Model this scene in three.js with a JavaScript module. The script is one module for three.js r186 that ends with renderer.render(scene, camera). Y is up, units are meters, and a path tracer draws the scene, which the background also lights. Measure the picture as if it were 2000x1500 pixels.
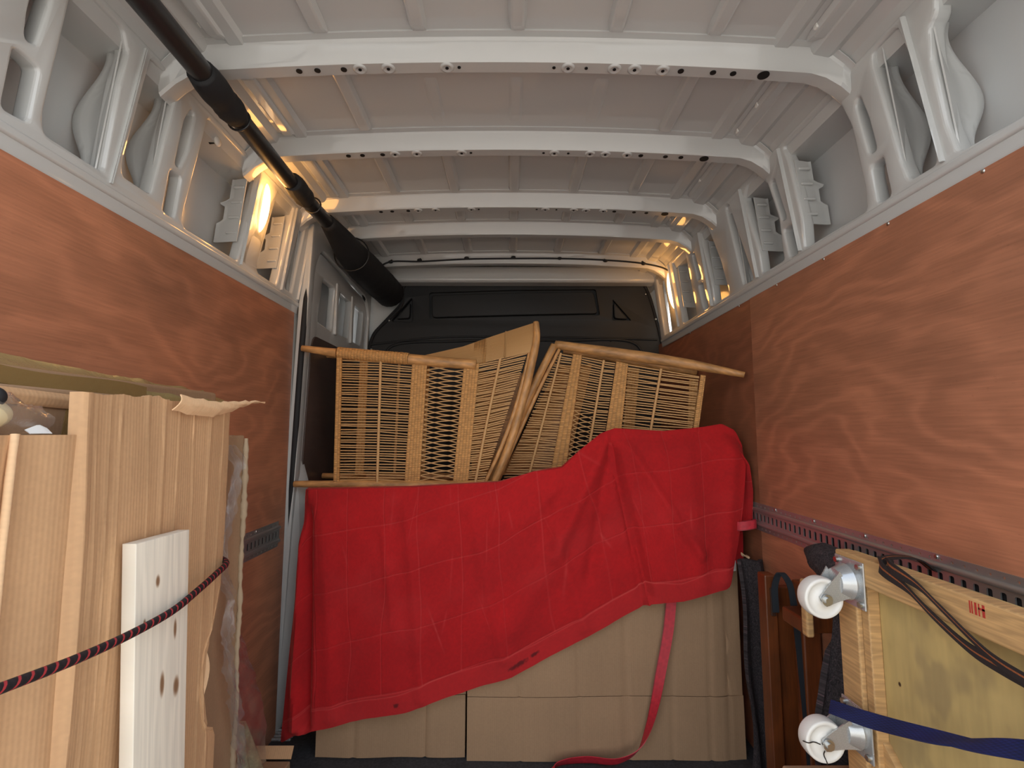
import * as THREE from 'three';
import { mergeGeometries, toCreasedNormals } from 'three/addons/utils/BufferGeometryUtils.js';
import { RoundedBoxGeometry } from 'three/addons/geometries/RoundedBoxGeometry.js';

// ---------------------------------------------------------------- camera, sky, sun, exposure
const scene = new THREE.Scene();
const camera = new THREE.PerspectiveCamera(2 * Math.atan(750 / 950) * 180 / Math.PI, 4 / 3, 0.05, 200);
camera.position.set(0, 1.12, 0);
{ const p = Math.atan(0.1), y = Math.atan(5 / 950);
  camera.lookAt(Math.sin(y) * Math.cos(p), 1.12 + Math.sin(p), -Math.cos(y) * Math.cos(p)); }
const renderer = new THREE.WebGLRenderer({ antialias: true });
renderer.toneMapping = THREE.LinearToneMapping;
renderer.toneMappingExposure = 1.13;
renderer.shadowMap.enabled = true;
const SKY = 1.85;
{ // computed hazy sky: air and thin cloud only
  const w = 64, h = 32, d = new Float32Array(w * h * 4);
  for (let j = 0; j < h; j++) for (let i = 0; i < w; i++) {
    const e = Math.max(0, (j + .5) / h * 2 - 1), k = Math.pow(1 - e, 2.2), o = (j * w + i) * 4;
    d[o] = SKY * (.58 + .62 * k); d[o + 1] = SKY * (.70 + .50 * k); d[o + 2] = SKY * (.92 + .24 * k); d[o + 3] = 1;
  }
  const t = new THREE.DataTexture(d, w, h, THREE.RGBAFormat, THREE.FloatType);
  t.mapping = THREE.EquirectangularReflectionMapping; t.magFilter = t.minFilter = THREE.LinearFilter; t.needsUpdate = true;
  scene.background = t; scene.environment = t;
}
const sun = new THREE.DirectionalLight(0xfff1dd, 12);
sun.position.set(5, 6, -5); sun.target.position.set(0, 0, 2);
sun.castShadow = true; sun.shadow.mapSize.set(2048, 2048);
Object.assign(sun.shadow.camera, { left: -8, right: 8, top: 8, bottom: -8, near: .1, far: 30 });
scene.add(sun, sun.target);

// ---------------------------------------------------------------- helpers
const used = new Map();
function numbered(n) { const k = used.get(n) || 0; used.set(n, k + 1); return k ? n + '_' + String(k).padStart(3, '0') : n; }
let seed = 7;
const rnd = (a = 0, b = 1) => { seed = (seed * 1664525 + 1013904223) >>> 0; return a + (b - a) * seed / 4294967296; };
const V = (a) => new THREE.Vector3(a[0], a[1], a[2]);
const lerp = (a, b, t) => a + (b - a) * t;
const clamp = (x, a, b) => Math.min(b, Math.max(a, x));
const smooth = (a, b, x) => { const t = clamp((x - a) / (b - a), 0, 1); return t * t * (3 - 2 * t); };
const gau = (x, s) => Math.exp(-x * x / (s * s));
function interp(list, t) { // list of [t, ...values]
  if (t <= list[0][0]) return list[0].slice(1);
  for (let i = 1; i < list.length; i++) if (t <= list[i][0]) {
    const a = list[i - 1], b = list[i], k = (t - a[0]) / (b[0] - a[0] || 1);
    return a.slice(1).map((v, j) => lerp(v, b[j + 1], k));
  }
  return list[list.length - 1].slice(1);
}
// value noise, tileable with period p
const H = new Float32Array(65536); { let s = 12345; for (let i = 0; i < 65536; i++) { s = (Math.imul(s, 1103515245) + 12345) >>> 0; H[i] = s / 4294967296; } }
const hh = (x, y) => H[((x & 255) + ((y & 255) << 8)) & 65535];
function noise(x, y, px = 256, py = 256) {
  const xi = Math.floor(x), yi = Math.floor(y), fx = x - xi, fy = y - yi, u = fx * fx * (3 - 2 * fx), v = fy * fy * (3 - 2 * fy);
  const m = (a, p) => ((a % p) + p) % p, x0 = m(xi, px), x1 = m(xi + 1, px), y0 = m(yi, py), y1 = m(yi + 1, py);
  return lerp(lerp(hh(x0, y0), hh(x1, y0), u), lerp(hh(x0, y1), hh(x1, y1), u), v);
}
function fbm(x, y, o = 4, px = 256, py = 256) { let s = 0, a = .5, n = 0; for (let i = 0; i < o; i++) { s += a * noise(x, y, px, py); n += a; a *= .5; x *= 2; y *= 2; px *= 2; py *= 2; } return s / n; }
function tex(w, h, f, srgb = true) {
  const d = new Uint8Array(w * h * 4);
  for (let j = 0; j < h; j++) for (let i = 0; i < w; i++) { const c = f(i / w, j / h), o = (j * w + i) * 4; for (let k = 0; k < 3; k++) d[o + k] = clamp(Array.isArray(c) ? c[k] : c, 0, 255); d[o + 3] = 255; }
  const t = new THREE.DataTexture(d, w, h, THREE.RGBAFormat);
  t.wrapS = t.wrapT = THREE.RepeatWrapping; t.magFilter = THREE.LinearFilter; t.minFilter = THREE.LinearMipmapLinearFilter; t.generateMipmaps = true;
  if (srgb) t.colorSpace = THREE.SRGBColorSpace;
  t.needsUpdate = true; return t;
}
const sized = (t, su, sv = su) => { const c = t.clone(); c.repeat.set(1 / su, 1 / sv); c.needsUpdate = true; return c; };
const mul = (c, k) => c.map((v) => v * k);
const std = (o) => new THREE.MeshStandardMaterial({ side: THREE.DoubleSide, ...o });
const phys = (o) => new THREE.MeshPhysicalMaterial({ side: THREE.DoubleSide, ...o });

function planarUV(g) { // metre uv from the dominant axis of each triangle
  if (g.index) g = g.toNonIndexed();
  const p = g.attributes.position, uv = new Float32Array(p.count * 2), a = new THREE.Vector3(), b = new THREE.Vector3(), c = new THREE.Vector3();
  for (let i = 0; i < p.count; i += 3) {
    a.fromBufferAttribute(p, i); b.fromBufferAttribute(p, i + 1); c.fromBufferAttribute(p, i + 2);
    const n = b.clone().sub(a).cross(c.clone().sub(a)), x = Math.abs(n.x), y = Math.abs(n.y), z = Math.abs(n.z);
    [a, b, c].forEach((q, k) => { const o = (i + k) * 2; if (x >= y && x >= z) { uv[o] = q.z; uv[o + 1] = q.y; } else if (y >= z) { uv[o] = q.x; uv[o + 1] = q.z; } else { uv[o] = q.x; uv[o + 1] = q.y; } });
  }
  g.setAttribute('uv', new THREE.BufferAttribute(uv, 2)); return g;
}
function clean(g) { g = g.index ? g.toNonIndexed() : g; const o = new THREE.BufferGeometry(); for (const k of ['position', 'normal', 'uv']) if (g.attributes[k]) o.setAttribute(k, g.attributes[k]); if (!o.attributes.normal) o.computeVertexNormals(); if (!o.attributes.uv) return planarUV(o); return o; }
const merge = (l) => mergeGeometries(l.map(clean));
function worldOf(o) { const v = new THREE.Vector3(); for (; o && o !== scene; o = o.parent) v.add(o.position); return v; }
function part(name, geo, mat, parent, kind) { // geometry is given in world metres
  const g = Array.isArray(geo) ? merge(geo) : geo, w = worldOf(parent);
  if (w.lengthSq() > 0) g.translate(-w.x, -w.y, -w.z);
  const m = new THREE.Mesh(g, mat); m.name = numbered(name); m.castShadow = m.receiveShadow = true;
  if (kind) m.userData.kind = kind;
  parent.add(m); return m;
}
function copyPart(src, dx, dy, dz, parent) { const m = src.clone(); m.name = numbered(src.name.replace(/_\d+$/, '')); m.position.add(new THREE.Vector3(dx, dy, dz)); parent.add(m); return m; }
function tag(o, label, category, group) { o.userData.label = label; o.userData.category = category; if (group) o.userData.group = group; return o; }
function thing(name, label, category, at = [0, 0, 0], group) { const o = new THREE.Group(); o.name = numbered(name); o.position.set(...at); scene.add(o); return tag(o, label, category, group); }
function structure(name) { const o = new THREE.Group(); o.name = name; o.userData.kind = 'structure'; scene.add(o); return o; }
function group(name, parent) { const o = new THREE.Group(); o.name = numbered(name); parent.add(o); return o; }

function box(x0, x1, y0, y1, z0, z1, r = 0) {
  const w = Math.abs(x1 - x0), h = Math.abs(y1 - y0), d = Math.abs(z1 - z0);
  const g = r ? new RoundedBoxGeometry(w, h, d, 2, Math.min(r, w / 2.1, h / 2.1, d / 2.1)) : new THREE.BoxGeometry(w, h, d);
  g.translate((x0 + x1) / 2, (y0 + y1) / 2, (z0 + z1) / 2); return planarUV(g);
}
function cyl(a, b, r0, r1 = r0, n = 16) { const A = V(a), B = V(b), d = B.clone().sub(A), g = new THREE.CylinderGeometry(r1, r0, d.length(), n); g.applyQuaternion(new THREE.Quaternion().setFromUnitVectors(new THREE.Vector3(0, 1, 0), d.clone().normalize())); g.translate(...A.add(B).multiplyScalar(.5).toArray()); return clean(g); }
function tube(pts, r, n = 40, rad = 8, closed = false) { const g = new THREE.TubeGeometry(new THREE.CatmullRomCurve3(pts.map(V), closed, 'centripetal'), n, r, rad, closed); return clean(g); }
// tapering tube through points with a radius for each, ends capped; uv in metres
function taper(pts, radii, n = 24, rad = 10, wob = 0) {
  const c = new THREE.CatmullRomCurve3(pts.map(V), false, 'centripetal'), fr = c.computeFrenetFrames(n, false), P = [], U = [], I = [], L = c.getLength();
  for (let i = 0; i <= n; i++) {
    const t = i / n, q = c.getPointAt(t), ft = t * (radii.length - 1), k = Math.min(radii.length - 2, Math.floor(ft)), R = lerp(radii[k], radii[k + 1], ft - k) * (1 + wob * (noise(i * 1.7, 3.3) - .5));
    for (let j = 0; j <= rad; j++) { const a = j / rad * Math.PI * 2, v = fr.normals[i].clone().multiplyScalar(Math.cos(a) * R).addScaledVector(fr.binormals[i], Math.sin(a) * R).add(q); P.push(v.x, v.y, v.z); U.push(t * L, j / rad * R * 6.28); }
  }
  for (let i = 0; i < n; i++) for (let j = 0; j < rad; j++) { const a = i * (rad + 1) + j, b = a + rad + 1; I.push(a, a + 1, b, b, a + 1, b + 1); }
  for (const e of [0, n]) { const q = c.getPointAt(e / n), s = P.length / 3; P.push(q.x, q.y, q.z); U.push(0, 0); for (let j = 0; j < rad; j++) { const a = e * (rad + 1) + j; e ? I.push(s, a, a + 1) : I.push(s, a + 1, a); } }
  const g = new THREE.BufferGeometry(); g.setAttribute('position', new THREE.Float32BufferAttribute(P, 3)); g.setAttribute('uv', new THREE.Float32BufferAttribute(U, 2)); g.setIndex(I); g.computeVertexNormals(); return clean(g);
}
// slab: f(u,v) -> point on the front face; the back face lies `th` behind it along the normal; uvf(u,v) -> metres
function slab(f, nu, nv, th, uvf) {
  const P = [], U = [], I = [], N = nu + 1, F = [];
  for (let j = 0; j <= nv; j++) for (let i = 0; i <= nu; i++) F.push(V(f(i / nu, j / nv)));
  const at = (i, j) => F[clamp(j, 0, nv) * N + clamp(i, 0, nu)];
  for (const s of [0, 1]) for (let j = 0; j <= nv; j++) for (let i = 0; i <= nu; i++) {
    const du = at(i + 1, j).clone().sub(at(i - 1, j)), dv = at(i, j + 1).clone().sub(at(i, j - 1)), n = du.cross(dv).normalize();
    const q = at(i, j).clone().addScaledVector(n, -s * th); P.push(q.x, q.y, q.z);
    const w = uvf ? uvf(i / nu, j / nv) : [i / nu, j / nv]; U.push(w[0], w[1]);
  }
  const M = N * (nv + 1);
  for (let j = 0; j < nv; j++) for (let i = 0; i < nu; i++) { const a = j * N + i, b = a + N; I.push(a, a + 1, b, a + 1, b + 1, b); I.push(M + a, M + b, M + a + 1, M + a + 1, M + b, M + b + 1); }
  const edge = (l) => { for (let k = 0; k + 1 < l.length; k++) { const a = l[k], b = l[k + 1]; I.push(a, M + a, b, b, M + a, M + b); } };
  const row = (j) => Array.from({ length: N }, (_, i) => j * N + i), col = (i) => Array.from({ length: nv + 1 }, (_, j) => j * N + i);
  edge(row(0)); edge(row(nv).reverse()); edge(col(0).reverse()); edge(col(nu));
  const g = new THREE.BufferGeometry(); g.setAttribute('position', new THREE.Float32BufferAttribute(P, 3)); g.setAttribute('uv', new THREE.Float32BufferAttribute(U, 2)); g.setIndex(I);
  return toCreasedNormals(g, 1.0);
}
// outline in (a,b) with holes -> solid with rounded lips; put(a,b,w) places each point in the world
function shapeOf(pts, r = 0) {
  const s = new THREE.Shape(), n = pts.length;
  if (!r) { pts.forEach((p, i) => i ? s.lineTo(p[0], p[1]) : s.moveTo(p[0], p[1])); s.closePath(); return s; }
  for (let i = 0; i < n; i++) {
    const a = pts[(i + n - 1) % n], b = pts[i], c = pts[(i + 1) % n], da = Math.hypot(a[0] - b[0], a[1] - b[1]), dc = Math.hypot(c[0] - b[0], c[1] - b[1]), ra = Math.min(r, da * .45) / da, rc = Math.min(r, dc * .45) / dc;
    const p = [lerp(b[0], a[0], ra), lerp(b[1], a[1], ra)], q = [lerp(b[0], c[0], rc), lerp(b[1], c[1], rc)];
    i ? s.lineTo(...p) : s.moveTo(...p); s.quadraticCurveTo(b[0], b[1], q[0], q[1]);
  }
  s.closePath(); return s;
}
function pressed(outline, holes, depth, bevel, put, r = 0, hr = .012) {
  const s = Array.isArray(outline) ? shapeOf(outline, r) : outline; for (const h of holes) s.holes.push(shapeOf(h, hr));
  const g = new THREE.ExtrudeGeometry(s, { depth, bevelEnabled: bevel > 0, bevelThickness: bevel, bevelSize: bevel, bevelOffset: -bevel, bevelSegments: 3, curveSegments: 5, steps: 1 });
  const p = g.attributes.position; for (let i = 0; i < p.count; i++) { const q = put(p.getX(i), p.getY(i), p.getZ(i)); p.setXYZ(i, ...q); }
  g.deleteAttribute('normal'); return planarUV(toCreasedNormals(g, .7));
}
const rectPts = (a0, a1, b0, b1) => [[a0, b0], [a1, b0], [a1, b1], [a0, b1]];
// flat strap following points; w is the direction of its width at each point
function strap(pts, ws, width, th, n = 60) {
  const c = new THREE.CatmullRomCurve3(pts.map(V), false, 'centripetal'), L = c.getLength();
  const T = pts.map((_, i) => i / (pts.length - 1));
  return slab((u, v) => { const q = c.getPoint(u), k = interp(ws.map((w, i) => [i / (ws.length - 1), ...w]), u), d = V(k).normalize(); return q.addScaledVector(d, (v - .5) * width).toArray(); }, n, 2, th, (u, v) => [u * L, v * width]);
}

// ---------------------------------------------------------------- materials
const plyT = tex(2048, 1024, (u, v) => { // 2.4 m x 1.2 m of stained hardwood ply, figure along u
  const w = fbm(u * 5, v * 5, 4, 5, 5), r = v * 11 + w * 6.5 + .6 * fbm(u * 3, v * 6, 2, 3, 6);
  const fig = .5 + .5 * Math.sin(r * 6.283), fine = fbm(u * 36, v * 420, 3, 36, 420), blot = fbm(u * 7 + 9, v * 6, 4, 7, 6), fleck = noise(u * 160, v * 900, 160, 900);
  const k = .80 + .085 * Math.pow(fig, 2) + .14 * (fine - .5) + .24 * (blot - .5) - (fleck > .93 ? .05 : 0);
  const red = .03 * (blot - .5);
  return [190 * (k + red + .06), 130 * (k + .03), 100 * (k - red)];
});
const M = {};
M.ply = phys({ map: sized(plyT, 2.4, 1.2), roughness: .5, clearcoat: .18, clearcoatRoughness: .35 });
M.plyDark = M.ply.clone(); M.plyDark.color.setRGB(.74, .66, .62); // darker tint of the same ply for the second board past the seam
const orange = tex(256, 256, (u, v) => 128 + 60 * (fbm(u * 24, v * 24, 3, 24, 24) - .5), false);
M.paint = phys({ color: new THREE.Color(.55, .553, .535), roughness: .42, clearcoat: .9, clearcoatRoughness: .07, bumpMap: sized(orange, .12), bumpScale: .00012 });
M.skin = phys({ color: new THREE.Color(.55, .556, .55), roughness: .45, clearcoat: .7, clearcoatRoughness: .1, bumpMap: sized(orange, .25), bumpScale: .0004 });
M.clip = std({ color: 0xe8e6df, roughness: .5 });
M.plug = std({ color: 0x0d0d0d, roughness: .7 });  // near-black; on the roof beams it paints the dark inside open holes
M.black = phys({ color: new THREE.Color(.012, .012, .013), roughness: .42, clearcoat: .25, clearcoatRoughness: .3 });
M.blackRough = std({ color: new THREE.Color(.011, .011, .012), roughness: .75 });
M.bulk = std({ color: new THREE.Color(.021, .022, .023), roughness: .62, bumpMap: sized(orange, .02), bumpScale: .0002 });
M.screw = std({ color: 0xc8c8c4, metalness: 1, roughness: .3 });
const grime = tex(512, 512, (u, v) => { const n = fbm(u * 8, v * 8, 5, 8, 8), s = fbm(u * 60, v * 60, 2, 60, 60); return 120 + 120 * (n - .5) + 40 * (s - .5); }, false);
M.galv = std({ color: new THREE.Color(.52, .52, .50), metalness: .85, roughness: .42 });
M.steel = std({ color: new THREE.Color(.50, .51, .50), metalness: .55, roughness: .48, roughnessMap: sized(grime, .12) });
M.floor = std({ map: sized(tex(512, 512, (u, v) => { const n = fbm(u * 90, v * 90, 2, 90, 90), g = fbm(u * 6, v * 6, 4, 6, 6); const k = 56 + 26 * (n - .5) + 18 * (g - .5); return [k, k, k * 1.04]; }), .5), roughness: .8, bumpMap: sized(orange, .03), bumpScale: .0006 });
M.ground = std({ map: sized(tex(512, 512, (u, v) => { const n = fbm(u * 40, v * 40, 4, 40, 40), k = 164 + 40 * (n - .5); return [k, k * .98, k * .95]; }), 3), roughness: .95 });
const flute = (w, h, base, str) => tex(w, h, (u, v) => {
  const n = fbm(u * 6, v * 6, 4, 6, 6), fl = Math.sin(u * 6.283 * 120), st = fbm(u * 90, v * 3, 2, 90, 3), fib = fbm(u * 200, v * 200, 2, 200, 200);
  const k = 1 + str * fl * .35 + .02 * (st - .5) + .08 * (n - .5) + .05 * (fib - .5); return mul(base, k);
});
const fluteB = tex(512, 64, (u, v) => 128 + 50 * Math.sin(u * 6.283 * 120) + 60 * (fbm(u * 50, v * 6, 3, 50, 6) - .5), false);
M.card = std({ map: sized(flute(1024, 512, [196, 155, 114], .035), .8, .8), roughness: .82, bumpMap: sized(fluteB, .8), bumpScale: .0005 });
M.card2 = std({ map: sized(flute(1024, 512, [160, 128, 97], .02), .9, .9), roughness: .82, bumpMap: sized(fluteB, .8), bumpScale: .0003 });
M.cardTop = std({ map: sized(flute(512, 256, [226, 188, 146], .02), .8, .8), roughness: .85 });
M.crease = std({ color: 0xa98661, roughness: .9 });
M.tapeBrown = phys({ color: new THREE.Color(.36, .235, .09), roughness: .22, transmission: .25, thickness: 0, bumpMap: sized(grime, .06), bumpScale: .0015 });
M.tapeClear = phys({ color: new THREE.Color(.50, .39, .17), roughness: .2, transmission: .3, thickness: 0, bumpMap: sized(grime, .09), bumpScale: .002 });
M.film = phys({ color: new THREE.Color(.97, .97, .97), roughness: .06, transmission: .97, thickness: 0, ior: 1.45, bumpMap: sized(grime, .05), bumpScale: .003 });
M.pine = std({ map: sized(tex(512, 1024, (u, v) => {
  let k = 1; const w = fbm(u * 6, v * 4, 3, 6, 4), r = .5 + .5 * Math.sin((u * 8 + w * 2.2) * 6.283), f = fbm(u * 120, v * 6, 2, 120, 6);
  k = .95 + .05 * r + .07 * (f - .5); let c = mul([240, 231, 212], k);
  for (const [x, y, a, b] of [[.46, .755, .022, .012], [.70, .735, .03, .010], [.66, .835, .016, .010], [.16, .87, .012, .005], [.35, .93, .02, .006], [.8, .42, .03, .014]]) { const d = Math.hypot((u - x) / a, (v - y) / b); if (d < 2.2) { const t = smooth(2.2, .7, d); c = c.map((q, i) => lerp(q, [120, 84, 54][i], t * .85)); } }
  return c;
}), .14, .95), roughness: .6 });
M.deck = std({ map: sized(tex(1024, 512, (u, v) => {
  const n = fbm(u * 5, v * 5, 4, 5, 5), f = fbm(u * 30, v * 3, 3, 30, 3), g = fbm(u * 120, v * 12, 2, 120, 12); let k = .92 + .22 * (n - .5) + .12 * (f - .5) + .05 * (g - .5);
  let c = mul([208, 181, 118], k); const st = smooth(.58, .72, fbm(u * 9 + 3, v * 4 + 1, 4, 9, 4)); c = c.map((q, i) => lerp(q, [140, 122, 88][i], st * .45));
  for (const [x, y, r] of [[.15, .83, .006], [.17, .62, .005], [.16, .9, .004], [.8, .3, .005]]) { const d = Math.hypot((u - x) * 2, v - y) / r; if (d < 2) c = c.map((q, i) => lerp(q, [60, 40, 22][i], smooth(2, 1, d))); }
  return c;
}), .8, .5), roughness: .7 });
M.batten = std({ map: sized(tex(512, 256, (u, v) => { const w = fbm(u * 4, v * 6, 3, 4, 6), r = .5 + .5 * Math.sin((v * 7 + w * 3) * 6.283), f = fbm(u * 8, v * 90, 2, 8, 90); return mul([212, 168, 112], .86 + .1 * r + .12 * (f - .5) + .12 * (w - .5)); }), .5, .12), roughness: .68 });
M.cane = phys({ map: sized(tex(256, 256, (u, v) => { const n = fbm(u * 8, v * 30, 3, 8, 30), s = fbm(u * 3, v * 3, 3, 3, 3); return mul([218, 160, 97], .82 + .3 * (n - .5) + .35 * (s - .5)); }), .2), roughness: .5, clearcoat: .15, clearcoatRoughness: .4 });
M.rod = std({ color: new THREE.Color(.58, .335, .135), roughness: .55 });
const weave = tex(256, 256, (u, v) => { const x = u * 4, y = v * 8, i = Math.floor(x), j = Math.floor(y); const a = Math.abs(Math.sin(Math.PI * x)), b = Math.abs(Math.sin(Math.PI * y)); return (i + j) % 2 ? 60 + 180 * a * Math.sqrt(b) : 40 + 200 * b * Math.sqrt(a) * .6; }, false);
M.band = std({ map: sized(tex(256, 256, (u, v) => { const x = u * 4, y = v * 8, a = Math.abs(Math.sin(Math.PI * x)), b = Math.abs(Math.sin(Math.PI * y)), n = noise(Math.floor(x) * 3.1, Math.floor(y) * 5.7); return mul([226, 166, 97], .74 + .2 * Math.sqrt(a * b) + .14 * (n - .5)); }), .048, .055), roughness: .6, bumpMap: sized(weave, .048, .055), bumpScale: .003 });
const felt = (c) => tex(512, 512, (u, v) => { const n = fbm(u * 70, v * 70, 3, 70, 70), s = noise(u * 200, v * 200, 200, 200), t = noise(u * 90 + 7, v * 90, 90, 90); let k = .55 + .9 * (n - .2); let q = mul(c, k); if (t > .84) q = [q[0] + 26, q[1] + 16, q[2] + 18]; if (s > .9) q = mul(q, 1.5); return q; });
M.felt = std({ map: sized(felt([62, 55, 56]), .22), roughness: 1, bumpMap: sized(grime, .04), bumpScale: .003 });
M.brownWood = phys({ map: sized(tex(512, 512, (u, v) => { const w = fbm(u * 5, v * 4, 3, 5, 4), f = fbm(u * 90, v * 5, 3, 90, 5); return mul([128, 66, 28], .8 + .3 * (w - .5) + .25 * (f - .5)); }), .25), roughness: .45, clearcoat: .3, clearcoatRoughness: .3 });
M.nylon = phys({ color: new THREE.Color(.80, .77, .70), roughness: .38, clearcoat: .3, clearcoatRoughness: .3 });
M.redWeb = phys({ map: sized(tex(128, 128, (u, v) => { const e = Math.abs(v - .5) > .44; const n = .9 + .12 * Math.sin(u * 6.283 * 24) * Math.sin(v * 6.283 * 12) + .2 * (fbm(u * 6, v * 6, 3, 6, 6) - .5); return mul(e ? [150, 36, 44] : [206, 42, 58], n); }), .045, .045), roughness: .55, sheen: .4, sheenColor: new THREE.Color(.8, .3, .35), sheenRoughness: .5 });
M.blueWeb = std({ map: sized(tex(128, 64, (u, v) => { const n = .85 + .2 * Math.sin(u * 6.283 * 20) * Math.sin(v * 6.283 * 6) + .3 * (fbm(u * 5, v * 3, 3, 5, 3) - .5); return mul([20, 36, 92], n); }), .3, .03), roughness: .7 });
M.blackWeb = std({ map: sized(tex(64, 64, (u, v) => { const s = Math.abs(v - .5) < .07; return mul(s ? [150, 84, 44] : [40, 32, 30], .8 + .3 * noise(u * 30, v * 16, 30, 16)); }), .03, .028), roughness: .8 });
M.rope = std({ map: sized(tex(128, 64, (u, v) => { const a = Math.sin((u * 2 + v * 2) * 6.283), b = Math.sin((u * 2 - v * 2) * 6.283); const k = .7 + .3 * a * b; return a > .72 && v > .1 ? [168, 48, 52] : mul([38, 30, 34], k); }), .03, .05), roughness: .7 });
M.paper = std({ color: 0xeeeeea, roughness: .8 });
M.foam = std({ color: new THREE.Color(.78, .66, .40), roughness: .85 });
M.greenCloth = std({ map: sized(tex(128, 128, (u, v) => mul([206, 196, 150], .9 + .2 * (fbm(u * 20, v * 20, 3, 20, 20) - .5))), .1), roughness: .9 });
const LB = [1.13, .42]; // blanket size for the print, metres
const stitch = (u, v) => { // quilting: u metres across, v metres up from the hem
  const wob = .020 * (noise(v * 7 + Math.floor(u / .145) * 3.7, 2) - .5), a = ((u + wob + 2) / .145) % 1, wv = .020 * (noise(u * 6, 9 + Math.floor(v / .19)) - .5), b = ((v - .07 + wv) / .19 + 4) % 1;
  const l = (x, w) => Math.max(gau(x, w), gau(1 - x, w)); return { a: v > .072 ? l(a, .014) : 0, b: v > .04 ? l(b, .011) : 0, hem: gau(v - .072, .003) };
};
const paleStreaks = []; for (let i = 0; i < 26; i++) { const u = rnd(.1, 1.75), v = rnd(.1, .62), a = rnd(-.35, .35) + (u > 1.15 ? -.3 : 0), L = rnd(.06, .22); paleStreaks.push([u, v, u + Math.sin(a) * L, v + Math.cos(a) * L, rnd(.15, .45), rnd(.0015, .004)]); } // thin pale streaks at random places on the cloth
const streakAt = (u, v) => { let s = 0; for (const f of paleStreaks) { const dx = f[2] - f[0], dy = f[3] - f[1], k = ((u - f[0]) * dx + (v - f[1]) * dy) / (dx * dx + dy * dy); if (k < 0 || k > 1) continue; const d = Math.abs((u - f[0]) * dy - (v - f[1]) * dx) / Math.hypot(dx, dy); if (d < .02) s += f[4] * Math.sin(k * 3.14) * gau(d, f[5]); } return s * (.6 + .8 * noise(u * 60, v * 60)); };
M.velvet = phys({ map: tex(2048, 1024, (s, t) => { const u = s * 2, v = t * 1.0, q = stitch(u, v), n = fbm(u * 9, v * 9, 4), f = fbm(u * 150, v * 150, 2), d = fbm(u * 3 + 5, v * 4, 4), dust = smooth(.52, .78, fbm(u * 6 + 1, v * 7 + 3, 5));
  const line = Math.min(1, (.5 * q.a + .55 * q.b) * (.4 + 1.0 * d) + .5 * q.hem); let c = mul([182, 17, 22], .94 + .16 * (n - .5) + .10 * (f - .5)); const hemmed = v < .072 ? .3 : 0;
  c = c.map((x, i) => lerp(x, [196, 74, 68][i], Math.min(.85, .72 * line + .8 * hemmed + .16 * dust + streakAt(u, v))));
  for (const [x, y, a, b] of [[.52, .03, .012, .007], [.93, .03, .03, .008], [.98, .035, .014, .006]]) { const e = Math.hypot((u - x) / a, (v - y) / b) + .5 * noise(u * 200, v * 200); if (e < 1.6) c = c.map((w, i) => lerp(w, [70, 14, 16][i], .7 * smooth(1.6, .7, e))); }
  return c; }), roughness: .95, sheen: .6, sheenColor: new THREE.Color(.85, .22, .16), sheenRoughness: .55,
  bumpMap: tex(1024, 512, (s, t) => { const u = s * 2, v = t, q = stitch(u, v); return 150 - 90 * Math.min(1, q.a + q.b + q.hem) + 50 * (fbm(u * 30, v * 30, 3) - .5); }, false), bumpScale: .004 });
M.velvet.map.repeat.set(.5, 1); M.velvet.bumpMap.repeat.set(.5, 1);
M.lampGlow = new THREE.MeshStandardMaterial({ color: 0xfff1d8, emissive: new THREE.Color(1, .80, .50), emissiveIntensity: 2.2, roughness: .4 });
M.lampBody = std({ color: 0xd9d7cf, roughness: .4 });

// ---------------------------------------------------------------- the van: floor, ceiling, walls
const ZR = -.50, ZB = -2.8; // rear opening, bulkhead
const floor = structure('floor');
part('floor_mat', box(-.93, .93, -.03, 0, ZR, ZB), M.floor, floor);
{ const rib = box(-.93, .93, -.10, -.03, ZR, ZB); part('floor_plate', rib, M.paint, floor); }
const ground = new THREE.Mesh(planarUV(new THREE.BoxGeometry(60, .2, 60)), M.ground); ground.name = 'ground'; ground.userData.kind = 'structure'; ground.position.set(0, -.8, 0); ground.receiveShadow = true; scene.add(ground);

const ceiling = structure('ceiling');
const arch = (x) => -.030 * (x / .8) ** 2;
const roofY = (x) => 2.082 + arch(x);
{ // pressed roof sheet with its stepped edges
  const half = [[0], [.15], [.3], [.45], [.6], [.635]].map(([x]) => [x, roofY(x)]).concat([[.645, 2.052], [.675, 2.05], [.69, 2.058], [.725, 2.055], [.74, 2.036], [.775, 2.028], [.79, 2.032], [.815, 2.015], [.835, 1.985], [.845, 1.95]]);
  const low = half.slice().reverse().map(([x, y]) => [-x, y]).concat(half.slice(1));
  const s = shapeOf(low.concat([[1.02, 1.95], [1.0, 2.16], [0, 2.2], [-1.0, 2.16], [-1.02, 1.95]]));
  const g = new THREE.ExtrudeGeometry(s, { depth: ZR - ZB + .1, bevelEnabled: false }); g.translate(0, 0, ZB - .1); g.deleteAttribute('normal');
  part('roof_sheet', planarUV(toCreasedNormals(g, .35)), M.paint, ceiling);
}
const beams = [[-1.098, 1], [-1.468, 2], [-1.868, 3], [-2.138, 4], [-2.52, 5]];
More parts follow.
